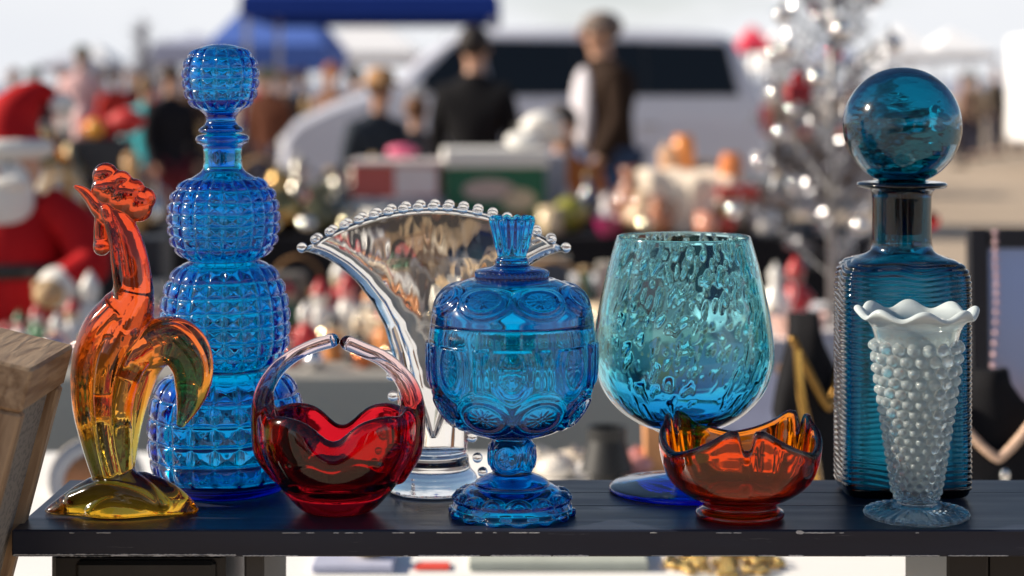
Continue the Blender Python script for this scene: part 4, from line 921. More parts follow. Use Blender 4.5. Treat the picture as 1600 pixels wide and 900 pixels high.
one(b, 'gift_box', mat((.30, .012, .02), .5), 'dark red gift box with a bow hung in the tinsel tree left side', 'gift box', at(1247, 160, 4.3))
# white goods under the tree
jug(1212, 4.35, T2, .035, .14, gm(W_, .25), 'white porcelain pitcher right of the snifter')
b = MB(); b.lathe([(0, 0), (.05, 0), (.07, .03), (.075, .05), (.07, .05), (.05, .02), (0, .012)], 24); one(b, 'bowl', gm((.8, .5, .42), .3), 'shallow pink bowl under the tinsel tree', 'bowl', onT(1245, 4.3, T2))
figurine(1243, 4.5, T2, .17, RD, (.3, .05, .04), RD, 'dark red figurine beneath the tinsel tree')
figurine(1352, 4.4, T2, .13, W_, CRM, RD, 'white figurine just left of the teal bottle')
bauble(1205, 0, 4.3, .03, (.9, .88, .85), 'large silver bauble beside the white pitcher', z=T2+.03)
bauble(1182, 0, 4.32, .025, (.9, .88, .85), 'silver bauble close to the snifter rim', z=T2+.025)
# jewellery displays on the nearest table
VELVET = mat((.012, .012, .014), .95, var=.3, sheen=.3)
def bust(px, Y, z, h, w_, label, chain_c, rz=0):
    t = thing('necklace_bust', label, 'necklace bust', onT(px, Y, z), rz=rz)
    V = []; nn, kk = 25, 14
    for j in range(kk):
        v = j/(kk-1); ww = w_*np.interp(v, [0, .15, .55, .75, .9, 1], [.55, .75, 1.0, .62, .30, .26])
        for i in range(nn):
            u = i/(nn-1)*2-1; V.append([u*ww/2, -.035*math.cos(u*1.4)*(.5+v*.3)-.0+.05*v, h*v])
    q = [(j*nn+i, j*nn+i+1, (j+1)*nn+i+1, (j+1)*nn+i) for j in range(kk-1) for i in range(nn-1)]
    V2 = [[x, y+.022, zz] for x, y, zz in V]; N0 = nn*kk
    edge = [i for i in range(nn)]+[j*nn+nn-1 for j in range(1, kk)]+[(kk-1)*nn+i for i in range(nn-2, -1, -1)]+[j*nn for j in range(kk-2, 0, -1)]
    side = [(edge[i], N0+edge[i], N0+edge[(i+1) % len(edge)], edge[(i+1) % len(edge)]) for i in range(len(edge))]
    MB().add(V+V2, q+[tuple(N0+a for a in f[::-1]) for f in q]+side).build('form', VELVET, t, smooth=True)
    MB().box(-w_*.2, w_*.2, .01, .09, 0, .006).build('base', VELVET, t)
    b = MB()
    for u in np.linspace(-1, 1, 37):
        x = u*w_*.36; zz = h*(.56+.33*abs(u)**1.25); vv = zz/h
        y = -.035*math.cos(u*.6*1.4)*(.5+vv*.3)+.05*vv-.006
        b.ball((x, y-.002, zz), .0062, 10, 6)
    b.build('beads', chain_c, t, smooth=True)
    MB().ball((0, -.037, h*.50), .006, 12, 8, (1, .5, 1.3)).build('pendant', SILVER, t, smooth=True)
    return t
bust(1558, 2.32, T1, .235, .20, 'black velvet necklace bust with multicoloured beads at the right edge', mat((.62, .42, .30), .3, .0, var=.5, scale=150))
bust(1292, 2.55, T1, .28, .12, 'narrow black necklace bust between the orange dish and teal bottle', mat((.30, .17, .05), .3, 1.), rz=.5)
b = MB(); b.tube(spline([(0, 0, .20), (.004, -.01, .14), (.016, -.015, .08), (.03, -.01, .0)]), .0055, 8)
one(b, 'gold_chain', mat((.75, .42, .10), .2, 1., var=.3, scale=200), 'thick gold chain hanging beside the narrow black bust', 'chain', onT(1246, 2.5, T1+.04))
# framed picture at right
r = thing('picture_frame', 'wide black frame holding a hazy blue picture at the right edge', 'picture frame', onT(1655, 2.75, T1+.03)); r.rotation_euler = (-.06, 0, -.05)
fw, fh, ft = .26, .355, .03
for nm, bx in (('stile', (-fw/2, -fw/2+ft, 0, fh)), ('stile', (fw/2-ft, fw/2, 0, fh)), ('rail', (-fw/2+ft+.0005, fw/2-ft-.0005, 0, ft)), ('rail', (-fw/2+ft+.0005, fw/2-ft-.0005, fh-ft, fh))):
    MB().box(bx[0], bx[1], -.012, .012, bx[2], bx[3], bev=.003).build(nm, mat((.012, .013, .018), .3), r)
m_, t_, b_ = principled('hazy_picture'); tcn = N('ShaderNodeTexCoord', t_); sp = N('ShaderNodeSeparateXYZ', t_); t_.links.new(tcn.outputs['Object'], sp.inputs[0])
nn_ = N('ShaderNodeTexNoise', t_); nn_.inputs['Scale'].default_value = 14; t_.links.new(tcn.outputs['Object'], nn_.inputs[0])
ad_ = N('ShaderNodeMath', t_, operation='MULTIPLY_ADD'); t_.links.new(sp.outputs[2], ad_.inputs[0]); ad_.inputs[1].default_value = 3.2; 
ml_ = N('ShaderNodeMath', t_, operation='MULTIPLY'); ml_.inputs[1].default_value = .25; t_.links.new(nn_.outputs[0], ml_.inputs[0]); t_.links.new(ml_.outputs[0], ad_.inputs[2])
cr = N('ShaderNodeValToRGB', t_); t_.links.new(ad_.outputs[0], cr.inputs[0]); cr.color_ramp.elements[0].color = (.20, .16, .22, 1); cr.color_ramp.elements[1].color = (.30, .38, .62, 1)
e = cr.color_ramp.elements.new(.45); e.color = (.42, .33, .36, 1); e = cr.color_ramp.elements.new(.65); e.color = (.32, .36, .52, 1)
t_.links.new(cr.outputs[0], b_.inputs['Base Color']); b_.inputs['Roughness'].default_value = .2
MB().box(-fw/2+ft, fw/2-ft, -.002, .004, ft, fh-ft).build('picture', m_, r)
b = MB(); P = spline([(-.015, 0, .36), (-.014, -.004, .25), (-.024, -.008, .12), (-.022, -.01, .02)], 9)
for p in P[::1]: b.ball(p, .0042, 10, 6)
one(b, 'bead_strand', mat((.55, .36, .38), .12, .3, var=.5, scale=120), 'strand of pink and clear beads hanging in front of the black frame', 'beads', onT(1572, 2.6, T1+.03))
b = MB(); b.box(-.10, .10, -.004, .004, 0, .012); 
MBx = MB(); MBx.lathe([(0, 0), (.085, 0), (.08, .05), (.045, .1), (0, .125)], 28); one(MBx, 'covered_tray', mat((.38, .44, .58), .7), 'pale blue cloth mound behind the right hand bust', 'cloth', onT(1512, 2.75, T1+.0))
# propped lilac board with wooden strut
r = thing('display_board', 'pale lilac propped board with brown strut under the snifter bowl', 'board', onT(1135, 2.85, T1)); r.rotation_euler = (-.2, 0, .05)
MB().box(-.085, .085, -.004, .004, 0, .155, bev=.001).build('panel', mat((.42, .43, .56), .8), r)
MB().box(.086, .112, -.008, .012, 0, .17, bev=.002).build('strut', BROWN, r)
MB().box(-.125, -.088, -.008, .012, .0, .13, bev=.002).build('strut', mat((.8, .36, .14), .6), r)
# small goods on the near table, just above the shelf edge
b = MB(); b.lathe([(0, 0), (.022, 0), (.027, .05), (.030, .085), (.024, .085), (.04, .02), (0, .015)], 20); one(b, 'cup', mat((.012, .012, .012), .5), 'black cup between candy dish and snifter foot', 'cup', onT(948, 2.80, T1-.0))
for i, (px, w_, c, lab) in enumerate(((838, .035, (.85, .76, .62), 'cream seashell right of the candy dish stem'), (868, .030, (.80, .74, .66), 'white seashell between cream shell and black cup'), (893, .034, (.82, .70, .55), 'sandy seashell just left of the black cup'), (915, .024, (.85, .8, .75), 'small white seashell against the black cup'), (990, .034, (.70, .30, .28), 'pink shallow dish right of the black cup'))):
    b = MB(); b.ball((0, 0, w_*.55), w_, 16, 10, (1.1, .9, .62)); b.tube(spline([(0, 0, w_*.8), (w_*.8, 0, w_*.7), (w_*1.3, 0, w_*.4)], 4), np.array([.6, .5, .45, .4, .3, .2, .15, .1, .05])*w_, 10)
    one(b, 'seashell' if i < 4 else 'shell_dish', gm(c, .35), lab, 'shell', onT(px, 2.86-.02*(i % 2), T1))
r = thing('serving_plate', 'orange and white plate propped left of the rooster foot', 'plate', onT(150, 2.75, T1+.01)); r.rotation_euler = (.95, 0, .3)
MB().lathe([(0, 0), (.05, 0), (.068, .010), (.070, .014), (.05, .006), (0, .005)], 32).build('dish', gm((.82, .74, .66), .25), r, smooth=True)
MB().lathe([(0, .0055), (.046, .0062), (.046, .008), (0, .0075)], 24).build('painted_centre', mat((.72, .28, .10), .4), r, smooth=True)
MB().tube([(0, .02, 0), (0, -.05, -.02)], .004, 8).build('easel', BROWN, r)
# goods seen under the shelf
b = MB(); b.box(-.021, .021, -.016, .016, 0, .003, bev=.0008); one(b, 'price_tag', mat((.75, .07, .04), .6, var=.3, scale=300), 'orange red paper tag on the white cloth below the shelf', 'tag', onT(676, 2.30, T1+.001))
b = MB(); b.box(-.11, .11, -.08, .08, 0, .012, bev=.002); one(b, 'shadow_slab', mat((.42, .45, .40), .9), 'grey green slab for the shadow on the white cloth below the shelf', 'shadow_slab', onT(870, 2.36, T1+.001))  # thin slab whose colour stands for a patch of shadow on the cloth
b = MB()
for i in range(170):
    a, r0 = rng.uniform(0, 2*PI), .075*math.sqrt(rng.random()); b.ball((r0*math.cos(a), r0*.8*math.sin(a), .004+.018*(1-r0/.08)*rng.random()), rng.uniform(.003, .006), 8, 6)
o = one(b, 'costume_jewellery', mat((.62, .42, .16), .15, 1., var=.5, scale=200), 'heap of gold and green costume jewellery below the shelf', 'jewellery', onT(1130, 2.31, T1)); o['kind'] = 'stuff'
b = MB(); b.box(-.05, .05, -.05, .05, 0, .01, bev=.002); one(b, 'trinket_box', mat((.46, .48, .62), .7), 'flat lilac box on the cloth below the shelf', 'box', onT(555, 2.32, T1+.001))
b = MB(); b.ball((0, 0, .012), .016, 12, 8, (1.4, 1, .7)); one(b, 'brooch', mat((.45, .34, .16), .4, .6), 'tarnished brooch on the flat lilac box', 'brooch', onT(575, 2.31, T1+.011))
# ------------------------------------------------------------------ wooden picture frame leaning at left
def woodm(gr):
    m, t, b = principled('raw_pine'); tcn = N('ShaderNodeTexCoord', t); mp = N('ShaderNodeMapping', t); mp.inputs['Scale'].default_value = gr
    t.links.new(tcn.outputs['Object'], mp.inputs[0]); n1 = N('ShaderNodeTexNoise', t); n1.inputs['Scale'].default_value = 7; n1.inputs['Detail'].default_value = 7; n1.inputs['Distortion'].default_value = .6; t.links.new(mp.outputs[0], n1.inputs[0])
    cr = N('ShaderNodeValToRGB', t); t.links.new(n1.outputs[0], cr.inputs[0]); cr.color_ramp.elements[0].position = .3; cr.color_ramp.elements[0].color = (.22, .125, .062, 1); cr.color_ramp.elements[1].position = .66; cr.color_ramp.elements[1].color = (.50, .34, .20, 1)
    t.links.new(cr.outputs[0], b.inputs['Base Color']); b.inputs['Roughness'].default_value = .6
    bp = N('ShaderNodeBump', t); bp.inputs['Distance'].default_value = .001; t.links.new(n1.outputs[0], bp.inputs['Height']); t.links.new(bp.outputs[0], b.inputs['Normal']); return m
PINE = woodm((22, 22, 2.2)); PINE2 = woodm((22, 1.8, 22))
def paperm():
    m, t, b = principled('old_paper'); tcn = N('ShaderNodeTexCoord', t); mp = N('ShaderNodeMapping', t); mp.inputs['Scale'].default_value = (60, 60, 130)
    t.links.new(tcn.outputs['Object'], mp.inputs[0]); n1 = N('ShaderNodeTexNoise', t); n1.inputs['Scale'].default_value = 2.0; n1.inputs['Detail'].default_value = 2; t.links.new(mp.outputs[0], n1.inputs[0])
    cr = N('ShaderNodeValToRGB', t); t.links.new(n1.outputs[0], cr.inputs[0]); cr.color_ramp.elements[0].position = .40; cr.color_ramp.elements[0].color = (.20, .19, .18, 1); cr.color_ramp.elements[1].position = .5; cr.color_ramp.elements[1].color = (.30, .28, .25, 1)
    t.links.new(cr.outputs[0], b.inputs['Base Color']); b.inputs['Roughness'].default_value = .9; return m
A = at(51, 577, 1.30)
r = thing('wooden_frame', 'unpainted pine picture frame seen from its back, leaning at the left', 'picture frame', A)
r.rotation_euler = (R(-2), R(14.2), R(3.2))
FD, FT, FW, FHt = .170, .030, .047, .40      # depth along view, rail width, thickness, height
MB().box(-FW, 0, 0, FT*.62, -FHt, -.0325, bev=.002).build('stile', PINE, r)
MB().box(-FW, 0, FD-FT*.62, FD, -FHt, -.0325, bev=.002).build('stile', PINE, r)
o = MB().box(-FW-.03, 0, -.0005, FD, -.032, 0, bev=.0022).build('rail', PINE2, r)
MB().box(-FW, 0, FT*.62+.0004, FD-FT*.62-.0004, -FHt, -FHt+.03, bev=.002).build('rail', PINE2, r)
MB().box(-FW*.22, -FW*.17, FT*.62, FD-FT*.62, -FHt+.03, -.033).build('backing_paper', paperm(), r)
MB().box(-.3, -FW*.66, .02, FD, -FHt+.02, -.05) 
# ------------------------------------------------------------------ vehicles
def extrude(profile, y0, y1, bev=0.05, tumble=None):
    """side outline (x, z) extruded along y; inset end caps give rounded flanks"""
    P = np.array(profile, float); c = P.mean(0); n = len(P)
    def off(d):
        nx = np.roll(P, -1, 0)-np.roll(P, 1, 0); nn = np.stack([nx[:, 1], -nx[:, 0]], 1); nn /= np.linalg.norm(nn, axis=1)[:, None]; return P-nn*d
    area = .5*np.sum(P[:, 0]*np.roll(P[:, 1], -1)-np.roll(P[:, 0], -1)*P[:, 1]); s_ = 1 if area > 0 else -1
    rings = [(bev*s_, y0), (bev*.3*s_, y0+bev*.3), (0, y0+bev), (0, y1-bev), (bev*.3*s_, y1-bev*.3), (bev*s_, y1)]
    V = []
    for d, y in rings:
        q = off(d)
        for x, z in q:
            yy = y if tumble is None else y+(1 if y < (y0+y1)/2 else -1)*max(0, z-tumble[0])*tumble[1]
            V.append([x, yy, z])
    k = len(rings); Q = [(i*n+j, i*n+(j+1) % n, (i+1)*n+(j+1) % n, (i+1)*n+j) for i in range(k-1) for j in range(n)]
    import mathutils
    tri = mathutils.geometry.tessellate_polygon([[Vector((x, z, 0)) for x, z in P]])
    T = [t for t in tri]+[tuple((k-1)*n+a for a in t[::-1]) for t in tri]
    return MB().add(V, Q, T)
def wheel(r, x, y, z, R_=.34, wd=.22):
    a = np.linspace(0, 2*PI, 28, endpoint=False)
    t = MB(); prof = [(R_*.62, 0), (R_*.95, 0), (R_, wd*.15), (R_, wd*.85), (R_*.95, wd), (R_*.62, wd)]
    o = MB().lathe(prof, 28).build('tyre', mat((.015, .015, .015), .8), r, smooth=True); o.rotation_euler.x = PI/2; o.location = (x, y+wd, z)
    o2 = MB().lathe([(0, wd*.6), (R_*.15, wd*.8), (R_*.55, wd*.8), (R_*.61, wd*.95), (R_*.61, wd*.1), (0, wd*.1)], 20).build('rim', mat((.6, .6, .62), .3, .9), o, smooth=True)
VP = mat((.62, .64, .74), .22, .0, var=.02, coat=.7); VGL = mat((.006, .008, .012), .08, var=.0, spec=.35)
def van():
    Y = 17.0; s = Y/F
    X = lambda px: (px-800)*s
    Z = lambda py: H-(py-HZ)*s
    r = thing('parked_van', 'white van with long dark side windows parked beyond the tables', 'van', (X(830), Y, 0))
    L = -np.array(r.location)
    prof = [(436, 345), (434, 250), (440, 215), (462, 188), (520, 160), (610, 128), (624, 120), (655, 88), (700, 56), (722, 48), (760, 44), (900, 42), (1060, 46), (1128, 52), (1150, 62), (1172, 110), (1196, 160), (1204, 215), (1204, 340)]
    P = [(X(a), Z(b_)) for a, b_ in prof][::-1]
    o = extrude(P, Y, Y+1.85, .07, (1.15, .16)).build('body', VP, r, angle=40); o.location = L
    def pane(pts, name='window', m=VGL, off=0.):
        P = [(X(a), Z(b_)) for a, b_ in pts]; n = len(P); V = []
        for dy in (-.012, .02):
            for x, z in P: V.append([x, Y+dy+off+max(0, z-1.15)*.16, z])
        import mathutils
        tri = mathutils.geometry.tessellate_polygon([[Vector((x, z, 0)) for x, z in P]])
        Vn = MB().add(V, [(i, (i+1) % n, n+(i+1) % n, n+i) for i in range(n)], [t for t in tri]+[tuple(n+a for a in t[::-1]) for t in tri])
        o = Vn.build(name, m, r); o.location = L; return o
    pane([(750, 61), (1137, 67), (1156, 150), (772, 150)], 'window_trim', mat((.01, .01, .012), .4), .006)
    pane([(757, 63), (898, 63), (900, 148), (806, 148), (770, 140)])
    pane([(903, 63), (1004, 64), (1008, 148), (905, 148)])
    pane([(1009, 65), (1134, 70), (1152, 148), (1013, 148)])
    pane([(716, 62), (748, 66), (768, 146), (652, 146), (660, 120)])
    # windscreen: follows the slope between bonnet and roof
    V = [[X(a), yy, Z(b_)+.012] for a, b_ in ((628, 117), (698, 58)) for yy in (Y+.16, Y+1.69)]; V += [[x+.02, y, z-.05] for x, y, z in V]
    o = MB().add(V, [(0, 2, 3, 1), (4, 5, 7, 6), (0, 1, 5, 4), (2, 6, 7, 3), (0, 4, 6, 2), (1, 3, 7, 5)]).build('windscreen', mat((.10, .16, .18), .08, spec=.6), r); o.location = L
    for px in (545, 1090): wheel(r, X(px)-r.location.x, -.02, .34)
    o = MB().box(X(434), X(452), Y+.12, Y+.5, Z(238), Z(215), bev=.02).build('headlight', mat((.8, .8, .8), .1), r); o.location = L
    o = MB().box(X(1190), X(1206), Y-.004, Y+.16, Z(210), Z(165), bev=.01).build('tail_light', mat((.45, .02, .02), .2), r); o.location = L
    o = MB().box(X(640), X(664), Y-.16, Y-.005, Z(152), Z(132), bev=.02).build('wing_mirror', mat((.5, .51, .54), .4), r); o.location = L
    for a, b_ in ((822, 1.02), (1000, 1.02)):
        o = MB().box(X(a), X(a)+.16, Y-.03, Y-.004, b_, b_+.03, bev=.008).build('door_handle', mat((.3, .3, .32), .4), r); o.location = L
    for a in (782, 905):
        o = MB().box(X(a)-.006, X(a)+.006, Y-.004, Y+.01, .35, 1.3).build('door_seam', mat((.1, .1, .11), .6), r); o.location = L
van()
# ------------------------------------------------------------------ canopies
def canopy(px0, px1, py_edge, Y, dep, rise, m, label, val=.25, group=None, posts=True, pm=None, name='canopy'):
    x0, x1 = (px0-800)/F*Y, (px1-800)/F*Y; z = H-(py_edge-HZ)/F*Y
    r = thing(name, label, 'canopy', ((x0+x1)/2, Y+dep/2, 0), group); w_ = (x1-x0)/2; d = dep/2
    V = [[-w_, -d, z+val], [w_, -d, z+val], [w_, d, z+val], [-w_, d, z+val], [0, 0, z+val+rise]]
    V += [[a, b_, c-.03] for a, b_, c in V]
    b = MB().add(V, [(0, 5, 6, 1), (1, 6, 7, 2), (2, 7, 8, 3), (3, 8, 5, 0)], [(0, 1, 4), (1, 2, 4), (2, 3, 4), (3, 0, 4), (6, 5, 9), (7, 6, 9), (8, 7, 9), (5, 8, 9)]); b.build('roof', m, r)
    b = MB(); b.box(-w_, w_, -d-.012, -d-.001, z, z+val); b.box(-w_, w_, d+.001, d+.012, z, z+val); b.box(-w_-.012, -w_-.001, -d, d, z, z+val); b.box(w_+.001, w_+.012, -d, d, z, z+val)
    b.build('valance', m, r)
    for a in (-1, 1):
        for c in (-1, 1):
            MB().box(a*(w_-.06)-.03, a*(w_-.06)+.03, c*(d-.06)-.03, c*(d-.06)+.03, 0, z+val-.04).build('post', pm or mat((.5, .5, .52), .4, .5), r)
    return r
BLUE = mat((.02, .055, .30), .75, var=.08, scale=2); LBL = mat((.09, .17, .52), .8, var=.1, scale=2); TENT = mat((.82, .83, .86), .8, var=.03, scale=1)
canopy(376, 778, 27, 21, 3.0, .75, BLUE, 'large royal blue canopy above the van roof, upper middle')
canopy(322, 508, 108, 34, 4.5, 1.5, LBL, 'paler blue canopy behind the decanter stopper', .45)
canopy(476, 660, 98, 46, 3.5, 1.0, TENT, 'white canopy below the royal blue one')
canopy(1380, 1470, 98, 60, 4, 1.0, TENT, 'white tent just left of the teal ball stopper, horizon')
canopy(1452, 1560, 94, 66, 4, .9, TENT, 'white tent right of the teal ball stopper, horizon')
canopy(1195, 1262, 106, 48, 3.5, .8, TENT, 'white tent left of the tinsel tree')
canopy(1163, 1210, 80, 40, 2.5, .5, mat((.62, .03, .07), .7), 'crimson canopy at the van tail', .12)
canopy(60, 130, 112, 62, 4, .5, mat((.55, .57, .66), .8), 'grey tent on the horizon, upper left')
canopy(1285, 1345, 100, 70, 4, .8, mat((.35, .40, .55), .8), 'grey blue tent behind the tinsel tree')
canopy(100, 170, 108, 75, 4, .8, TENT, 'white tent on the far horizon, left of the comb')
# unseen stalls added behind the viewer to darken reflections in the glass
for x_, m_, lab in ((-3.6, TENT, 'white canopy of the added unseen stall behind the viewer, left'), (.2, BLUE, 'dark blue canopy of the added unseen stall straight behind the viewer'), (4.0, mat((.30, .05, .05), .8), 'maroon canopy of the added unseen stall behind the viewer, right')):
    r = thing('canopy', lab, 'canopy', (x_, -6.5, 0)); V = [[-1.6, -1.5, 2.3], [1.6, -1.5, 2.3], [1.6, 1.5, 2.3], [-1.6, 1.5, 2.3], [0, 0, 3.1]]; V += [[a, b_, c-.03] for a, b_, c in V]
    MB().add(V, [(0, 5, 6, 1), (1, 6, 7, 2), (2, 7, 8, 3), (3, 8, 5, 0)], [(0, 1, 4), (1, 2, 4), (2, 3, 4), (3, 0, 4), (6, 5, 9), (7, 6, 9), (8, 7, 9), (5, 8, 9)]).build('roof', m_, r)
    MB().box(-1.6, 1.6, -1.515, -1.502, 0, 2.3).build('back_wall', m_, r)
    for a in (-1, 1):
        for c in (-1, 1): MB().box(a*1.55-.03, a*1.55+.03, c*1.45-.03, c*1.45+.03, 0, 2.28).build('post', mat((.5, .5, .52), .4, .5), r)
    t = thing('added_stall_table', 'added unseen brown cloth table under the '+lab.split(' of ')[0], 'table', (x_, -5.6, 0)); MB().box(-1.3, 1.3, -.4, .4, .72, .75, bev=.005).build('tabletop', BROWN, t); MB().box(-1.3, 1.3, .38, .4, .05, .719).build('skirt', BROWN, t); MB().box(-1.28, 1.28, -.38, .36, .0, .05).build('stretcher', BROWN, t)
# white box truck at far right
r = thing('box_truck', 'white box truck with blue stripe at the right edge', 'truck', ((1690-800)/F*30, 30, 0))
MB().box(-.62, 2.6, 0, 2.2, .55, 2.30, bev=.05).build('cargo_box', TENT, r); MB().box(-.625, 2.605, -.006, -.001, 1.30, 1.48).build('stripe', mat((.05, .12, .5), .5), r)
MB().box(2.65, 3.9, .1, 2.1, .45, 1.9, bev=.15).build('cab', TENT, r); MB().box(2.9, 3.6, .085, .1, 1.2, 1.75).build('window', VGL, r); wheel(r, .3, .05, .4, .4); wheel(r, 3.2, .05, .4, .4)
# grey spires / bare poplars at left horizon
def far_tree(px, Y, h, w_, label, c=(.16, .15, .19)):
    t = thing('bare_tree', label, 'tree', ((px-800)/F*Y, Y, 0)); bk = mat(c, .9, var=.2, scale=3)
    MB().tube([(0, 0, 0), (0, 0, h*.5), (.05, 0, h)], np.array([.16, .10, .02]), 8).build('trunk', bk, t, smooth=True)
    b = MB()
    for i in range(60):
        z = h*(.15+.8*rng.random()); a = rng.uniform(0, 2*PI); L = w_*(1.05-z/h)*(.5+.6*rng.random())+.15
        p = np.array([0, 0, z]); d = np.array([math.cos(a), math.sin(a), 1.1]); d /= np.linalg.norm(d)
        b.tube([p, p+d*L*.6, p+d*L+np.array([0, 0, .1])], np.array([.035, .022, .008]), 5)
        for k in range(10):
            q = p+d*L*rng.random(); e = rng.normal(size=3); e[2] = abs(e[2]); e /= np.linalg.norm(e); b.tube([q, q+e*(.25+.3*rng.random())], np.array([.014, .006]), 4, False)
    b.build('crown', bk, t)
far_tree(222, 80, 4.8, 1.1, 'narrow bare grey tree on the horizon left of the decanter')
far_tree(258, 88, 3.9, 1.5, 'lower bare grey tree right of the narrow one'); far_tree(300, 92, 4.2, 1.7, 'broad bare grey tree behind the decanter stopper')
carton_wall = canopy(236, 345, 100, 55, 4, .35, mat((.42, .45, .60), .8), 'lavender tent under the bare grey trees', .6)
# ------------------------------------------------------------------ people
def skin_mesh(verts, edges, radii, root, sub=2, name='m'):
    me = bpy.data.meshes.new(name); me.from_pydata(verts, edges, []); o = bpy.data.objects.new(name, me); COL.objects.link(o)
    m = o.modifiers.new('k', 'SKIN'); m.use_smooth_shade = True
    for i, r_ in enumerate(radii): 
        sv = me.skin_vertices[0].data[i]; sv.radius = r_ if isinstance(r_, tuple) else (r_, r_); sv.use_root = (i == root)
    m = o.modifiers.new('s', 'SUBSURF'); m.levels = sub
    dg = bpy.context.evaluated_depsgraph_get(); m2 = bpy.data.meshes.new_from_object(o.evaluated_get(dg)); bpy.data.objects.remove(o); bpy.data.meshes.remove(me)
    m2.polygons.foreach_set('use_smooth', np.ones(len(m2.polygons), bool)); m2.materials.clear(); return m2
def chain(verts, edges, rads, start, pts):
    prev = start
    for p, r_ in pts:
        verts.append(p); rads.append(r_)
        if prev is not None: edges.append((prev, len(verts)-1))
        prev = len(verts)-1
    return prev
def person(px, Y, top_z, label, coat=(.02, .02, .02), trousers=(.05, .07, .14), hair=(.03, .02, .015), face=0., hat=None, skin=(.5, .28, .19), pose='stand', shirt=None, sub=2, base_z=0., stoop=0., group=None, long_coat=False):
    t = thing('person', label, 'person', ((px-800)/F*Y, Y, base_z), group, rz=face)
    Ht = top_z-base_z; k = Ht/1.76 if pose != 'sit' else (Ht)/1.30
    sk = mat(skin, .5, var=.1)
    dz = 0 if pose != 'sit' else -.46
    hipz = .93+dz
    lean = stoop
    def up(x, y, z): # shoulders and head lean forward (-y)
        f = max(0, z-hipz)/.8; return (x, y-lean*f, z)
    hip = (0, 0, hipz)
    arm = [((.20, .01), 1.42), ((.235, -.01), 1.12), ((.21, -.12), .88)] if pose != 'hands' else [((.20, .01), 1.42), ((.245, -.02), 1.12), ((.08, -.24), 1.12)]
    V = []; E = []; Rd = []
    chain(V, E, Rd, None, [(hip, .10), (up(0, 0, 1.12+dz), .11), (up(0, 0, 1.34+dz), .12), (up(0, .0, 1.48+dz), .06), (up(0, -.01, 1.56+dz), .05), (up(0, -.02, 1.63+dz), .078), (up(0, -.015, 1.70+dz), .085)])
    for sg in (-1, 1):
        c = chain(V, E, Rd, 2, [(up(sg*arm[0][0][0]*.85, arm[0][0][1], arm[0][1]-.02+dz), .05), (up(sg*arm[1][0][0], arm[1][0][1], arm[1][1]+dz), .038), (up(sg*arm[2][0][0], arm[2][0][1], arm[2][1]+dz), .026)])
        w0 = Vector(V[c]); dirv = (w0-Vector(V[c-1])).normalized()
        pm = chain(V, E, Rd, c, [(tuple(w0+dirv*.07), .028)])
        if Y < 14:
            for fi in range(4):
                o_ = Vector(((fi-1.5)*.006, (fi-1.5)*.018, 0)); L_ = (.07, .085, .08, .06)[fi]
                chain(V, E, Rd, pm, [(tuple(w0+dirv*(.07+L_*.55)+o_), .009), (tuple(w0+dirv*(.07+L_)+o_*.9+Vector((-sg*.012, -.01, 0))), .008)])
            chain(V, E, Rd, c, [(tuple(w0+dirv*.05+Vector((-sg*.02, -.03, 0))), .011), (tuple(w0+dirv*.085+Vector((-sg*.028, -.045, 0))), .009)])
        if pose == 'sit': legs = [((sg*.10, 0, .92+dz), .085), ((sg*.12, -.42, .50), .06), ((sg*.12, -.45, .10), .045), ((sg*.13, -.58, .05), .035)]
        elif pose == 'walk': legs = [((sg*.09, 0, .90), .085), ((sg*.09, -.16*sg-.05, .50), .06), ((sg*.09, -.20*sg+.04, .10), .045), ((sg*.10, -.20*sg-.10, .045), .035)]
        else: legs = [((sg*.10, 0, .90), .085), ((sg*.11, -.01, .50), .06), ((sg*.115, .01, .10), .045), ((sg*.13, -.13, .045), .035)]
        chain(V, E, Rd, 0, legs)
    me = skin_mesh([tuple(c*k for c in v) for v in V], E, [r_*k for r_ in Rd], 0, sub, 'body'); link('body', me, sk, t)
    # face and hair
    hc = Vector(up(0, -.015, 1.675+dz))*k
    if Y < 14:
        MB().ball(hc+Vector((0, -.088*k, -.01*k)), .018*k, 10, 8, (.8, 1.2, 1.4)).build('nose', sk, t, smooth=True)
        for sg in (-1, 1):
            MB().ball(hc+Vector((sg*.082*k, 0, -.01*k)), .022*k, 10, 8, (.4, .8, 1.3)).build('ear', sk, t, smooth=True)
            MB().ball(hc+Vector((sg*.03*k, -.078*k, .012*k)), .010*k, 8, 6).build('eye', mat((.03, .02, .02), .2), t, smooth=True)
        MB().ball(hc+Vector((0, -.078*k, -.045*k)), .018*k, 10, 6, (1.4, .5, .4)).build('mouth', mat((.4, .12, .1), .5), t, smooth=True)
    hm = mat(hair, .7, var=.3, scale=80)
    b = MB(); b.ball(hc+Vector((0, .022*k, .030*k)), .102*k, 20, 14, (.95, 1.0, .98)); b.build('hair', hm, t, smooth=True)
    if hat:
        kind, hcol = hat; hm2 = mat(hcol, .8, var=.15, scale=60)
        if kind == 'brim': MB().lathe([(0, .0), (.19*k, -.01*k), (.2*k, 0), (.11*k, .02*k), (.10*k, .10*k), (.05*k, .125*k), (0, .12*k)], 24).build('hat', hm2, t, hc+Vector((0, 0, .045*k)), smooth=True)
        else: MB().ball(hc+Vector((0, .005, .045*k)), .112*k, 20, 12, (1, 1.05, .85)).build('hat', hm2, t, smooth=True)
    # coat with sleeves
    V = []; E = []; Rd = []
    low = .62 if long_coat else .86
    chain(V, E, Rd, None, [((0, 0, (low if pose != 'sit' else .86)+dz), (.19, .13)), ((0, 0, .98+dz), (.18, .125)), (up(0, 0, 1.15+dz), (.175, .125)), (up(0, 0, 1.36+dz), (.19, .125)), (up(0, 0, 1.47+dz), (.11, .09)), (up(0, 0, 1.53+dz), (.07, .07))])
